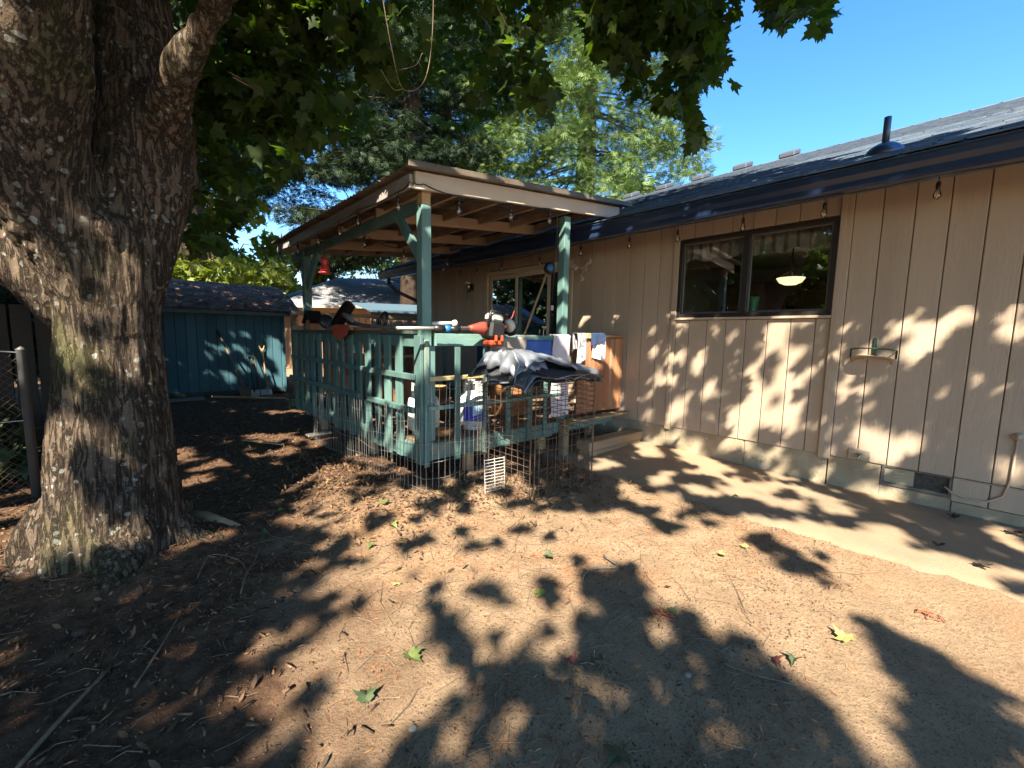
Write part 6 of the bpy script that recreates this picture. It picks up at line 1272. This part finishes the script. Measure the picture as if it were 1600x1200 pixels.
# a few short grass blades near the deck corner
def stick(lab, pts, r0, r1, m='twig'):
    P_ = [(x, y, onground(x, y, r0*.8+dz)) for x, y, dz in pts]; P_ = curl(P_, 4); k = len(P_)
    o = MB().tube(P_, [r0+(r1-r0)*i/(k-1) for i in range(k)], 7).build('stick', m, smooth=True); tag(o, lab, 'stick'); return o
stick('longest straight brown stick, running into the lower left corner', [(-.38, 1.78, 0), (-.26, 2.0, .01), (-.12, 2.24, .005)], .009, .006)
stick('slender forked stick crossing the mulch beside the long straight one', [(-.05, 2.05, 0), (.03, 2.22, .01), (.13, 2.50, .01)], .005, .003)
stick('thin bent stick standing off the ground to the right of the trunk', [(.37, 2.48, 0), (.42, 2.62, .03), (.50, 2.80, .02), (.58, 3.05, 0)], .005, .0025)
stick('thin arched twig meeting the bent stick right of the trunk', [(.22, 2.80, 0), (.30, 2.95, .03), (.42, 2.85, .02), (.44, 2.66, .0)], .003, .002)
stick('pale crooked lichen-covered stick on the sunny sand in mid yard', [(1.72, 1.28, 0), (1.82, 1.42, .01), (1.95, 1.46, .012), (2.08, 1.38, .01), (2.12, 1.50, .015)], .004, .007, 'stone')
stick('curved dark root-like stick near the lower shadow edge', [(1.9, .42, 0), (1.83, .52, .01), (1.78, .66, .005)], .004, .002)
rt_ = MB().tube([(.22, 3.78, .03), (.36, 3.60, .035), (.52, 3.38, .0)], [.05, .045, .02], 9).build('surface_root', 'stepwood', smooth=True); tag(rt_, 'pale thick root surfacing in the mulch right of the maple trunk', 'root')
def rock(lab, x, y, r_, m='stone', sq=.55):
    bm_ = bmesh.new(); bmesh.ops.create_icosphere(bm_, subdivisions=2, radius=r_)
    for v in bm_.verts:
        k = 1+.35*(float(vnoise(v.co.x/r_*1.6+x*7, v.co.y/r_*1.6+y*5, v.co.z/r_*1.6, 2))-.5); v.co *= k; v.co.z *= sq
    me = bpy.data.meshes.new('stone'); bm_.to_mesh(me); bm_.free(); me.materials.append(MT[m]); me.polygons.foreach_set('use_smooth', [True]*len(me.polygons))
    o = bpy.data.objects.new('stone', me); COL.objects.link(o); o.location = (x, y, onground(x, y, r_*sq*.3)); tag(o, lab, 'stone'); return o
rock('flat grey stone half sunk in the mulch near the left edge', -.22, 2.62, .036, 'chips')
rock('small bluish grey stone in the shaded soil at lower middle', .66, 1.22, .015)
rock('pale round stone at the foot of the deck support post, left of the pair', 2.32, 3.12, .035, 'stepwood')
rock('pale round stone at the foot of the deck support post, right of the pair', 2.43, 3.12, .032, 'stepwood')
rock('lichen-grey bark lump on the dark soil at lower right middle', 1.62, .72, .018)
rock('white pebble near the shaded lower middle of the yard', 1.18, .92, .006)
rock('large leafy-brown clod of soil under the wire cage', 2.75, 2.75, .05, 'dry', .6)
# single green leaves lying on the ground
gl = mat('fallen_green_leaf', (.11, .16, .045), .6, 30, (.18, .21, .07), trans=.1)
gd = mat('fallen_dark_leaf', (.045, .068, .030), .55, 20, (.08, .10, .05))
gy_ = mat('fallen_yellow_leaf', (.27, .27, .09), .6, 30, (.34, .30, .13), trans=.1)
gr_ = mat('fallen_red_leaf', (.17, .045, .04), .7, 20, (.10, .03, .035))
fallen = [(2.36, .33, .085, gy_, 'yellow-green maple leaf lying alone on the sunny sand, nearest the long shadow'), (1.57, 1.48, .075, gl, 'bright green maple leaf in the middle sun patch'), (.81, 1.53, .08, gl, 'green maple leaf in the lower left sun patch with a red stem'),
          (1.83, 1.72, .07, gd, 'dark green leaf at the shadow edge beside the crooked stick'), (1.14, .70, .085, gd, 'large dark green folded leaf at the bottom edge'), (.58, 1.42, .07, gd, 'glossy dark leaf in the shaded left sand'),
          (1.42, 3.04, .07, gl, 'green leaf at the right end of the sunlit strip before the deck'), (1.32, 2.72, .06, gl, 'green curled leaf just below the sunny strip'), (1.85, 2.92, .075, gy_, 'pale yellow leaf against the leaf pile before the deck corner'),
          (2.05, 2.85, .07, gl, 'pale green leaf in the pile before the wire fence'), (2.95, .98, .06, gy_, 'small yellow leaf on the sand near the concrete strip'), (.62, 3.12, .06, gd, 'dull green leaf on the dark mulch right of the trunk'),
          (.80, 3.45, .055, gl, 'light green leaf on the dark mulch further from the trunk'), (1.95, .95, .05, gd, 'grey-green leaf in the shade below the two round sun spots'), (2.7, 1.05, .05, gy_, 'tiny yellow leaf fragment on open sand'),
          (1.30, 1.05, .05, gr_, 'dark red leaf on the shaded soil at lower middle'), (1.97, .52, .05, gr_, 'purplish red leaf near the lower right shadow'), (2.05, .46, .05, gd, 'brown and green curled leaf beside the purplish one'),
          (3.75, 1.35, .05, gl, 'green leaf on the concrete near the vent'), (2.85, 2.1, .06, gd, 'green-grey leaf on the soil right of the wire cage'), (1.1, 2.55, .05, gl, 'dark green leaf lying in the upper sun patch'), (1.02, 2.05, .05, gy_, 'yellow leaf in the middle of the left sun patch')]
for i, (x, y, s, m_, lab) in enumerate(fallen):
    v_, f_ = leaf_tpl(out, random.uniform(-.9, .1), random.uniform(-.5, .9)); me = bpy.data.meshes.new('fallen_leaf'); me.from_pydata([tuple(a*s) for a in v_]+[(0, 0, 0), (.002, 0, 0), (.0, -.6*s, .01), (.002, -.6*s, .01)], [], [tuple(int(k) for k in a) for a in f_]+[(len(v_), len(v_)+1, len(v_)+3, len(v_)+2)])
    me.materials.append(m_); o = bpy.data.objects.new('fallen_leaf', me); COL.objects.link(o); zz = onground(x, y) if x < 3.5 else .03
    o.location = (x, y, zz+.018); o.rotation_euler = (random.uniform(-.15, .15), random.uniform(-.15, .15), random.uniform(0, 6.28)); tag(o, lab, 'leaf')
# dry curled leaves near the wall
for i, (x, y, s, lab) in enumerate(((4.62, .12, .05, 'dark curled leaf on the concrete below the vent right end'), (4.60, -.18, .055, 'dark curled leaf cluster further right along the foundation'), (4.55, -.55, .06, 'black tuft of debris at the far right by the foundation'), (3.9, .15, .04, 'dark crisp leaf on the shaded concrete'), (3.75, -.05, .045, 'black crisp leaf on the concrete nearest the right edge'))):
    b = MB(); n = 9
    for k in range(n):
        a = random.uniform(0, 6.28); d = Vector((math.cos(a), math.sin(a), random.uniform(.1, .7)))*s; q = Vector((-math.sin(a), math.cos(a), 0))*s*.3
        b.add([(0, 0, 0), tuple(d*.5+q), tuple(d), tuple(d*.5-q)], [(0, 1, 2), (0, 2, 3)])
    o = b.build('dry_leaf_cluster', mat('dark_dry_leaf', (.05, .035, .025), .8), fix=False); o.location = (x, y, .035); tag(o, lab, 'dry leaf')
# cut curled seed clusters on the shaded soil
for i, (x, y, lab) in enumerate(((1.40, .98, 'tangle of brown curled seed stalks in the shaded soil at lower middle'), (1.90, .98, 'small red seed tuft between the two round sun spots'), (2.93, .12, 'loose cluster of reddish seeds on the sunny sand at the right'))):
    b = MB()
    for k in range(12):
        a = random.uniform(0, 6.28); r_ = random.uniform(0, .06); c = Vector((r_*math.cos(a), r_*math.sin(a), 0)); a2 = random.uniform(0, 6.28); d = Vector((math.cos(a2), math.sin(a2), 0))*random.uniform(.02, .04)
        b.tube([c-d, c+Vector((0, 0, random.uniform(.004, .015))), c+d+Vector((d.y*.4, 0, .004))], [.0025, .002, .0035], 4)
    o = b.build('seed_cluster', 'samara' if i else 'twig'); o.location = (x, y, onground(x, y, .006)); tag(o, lab, 'seed cluster')
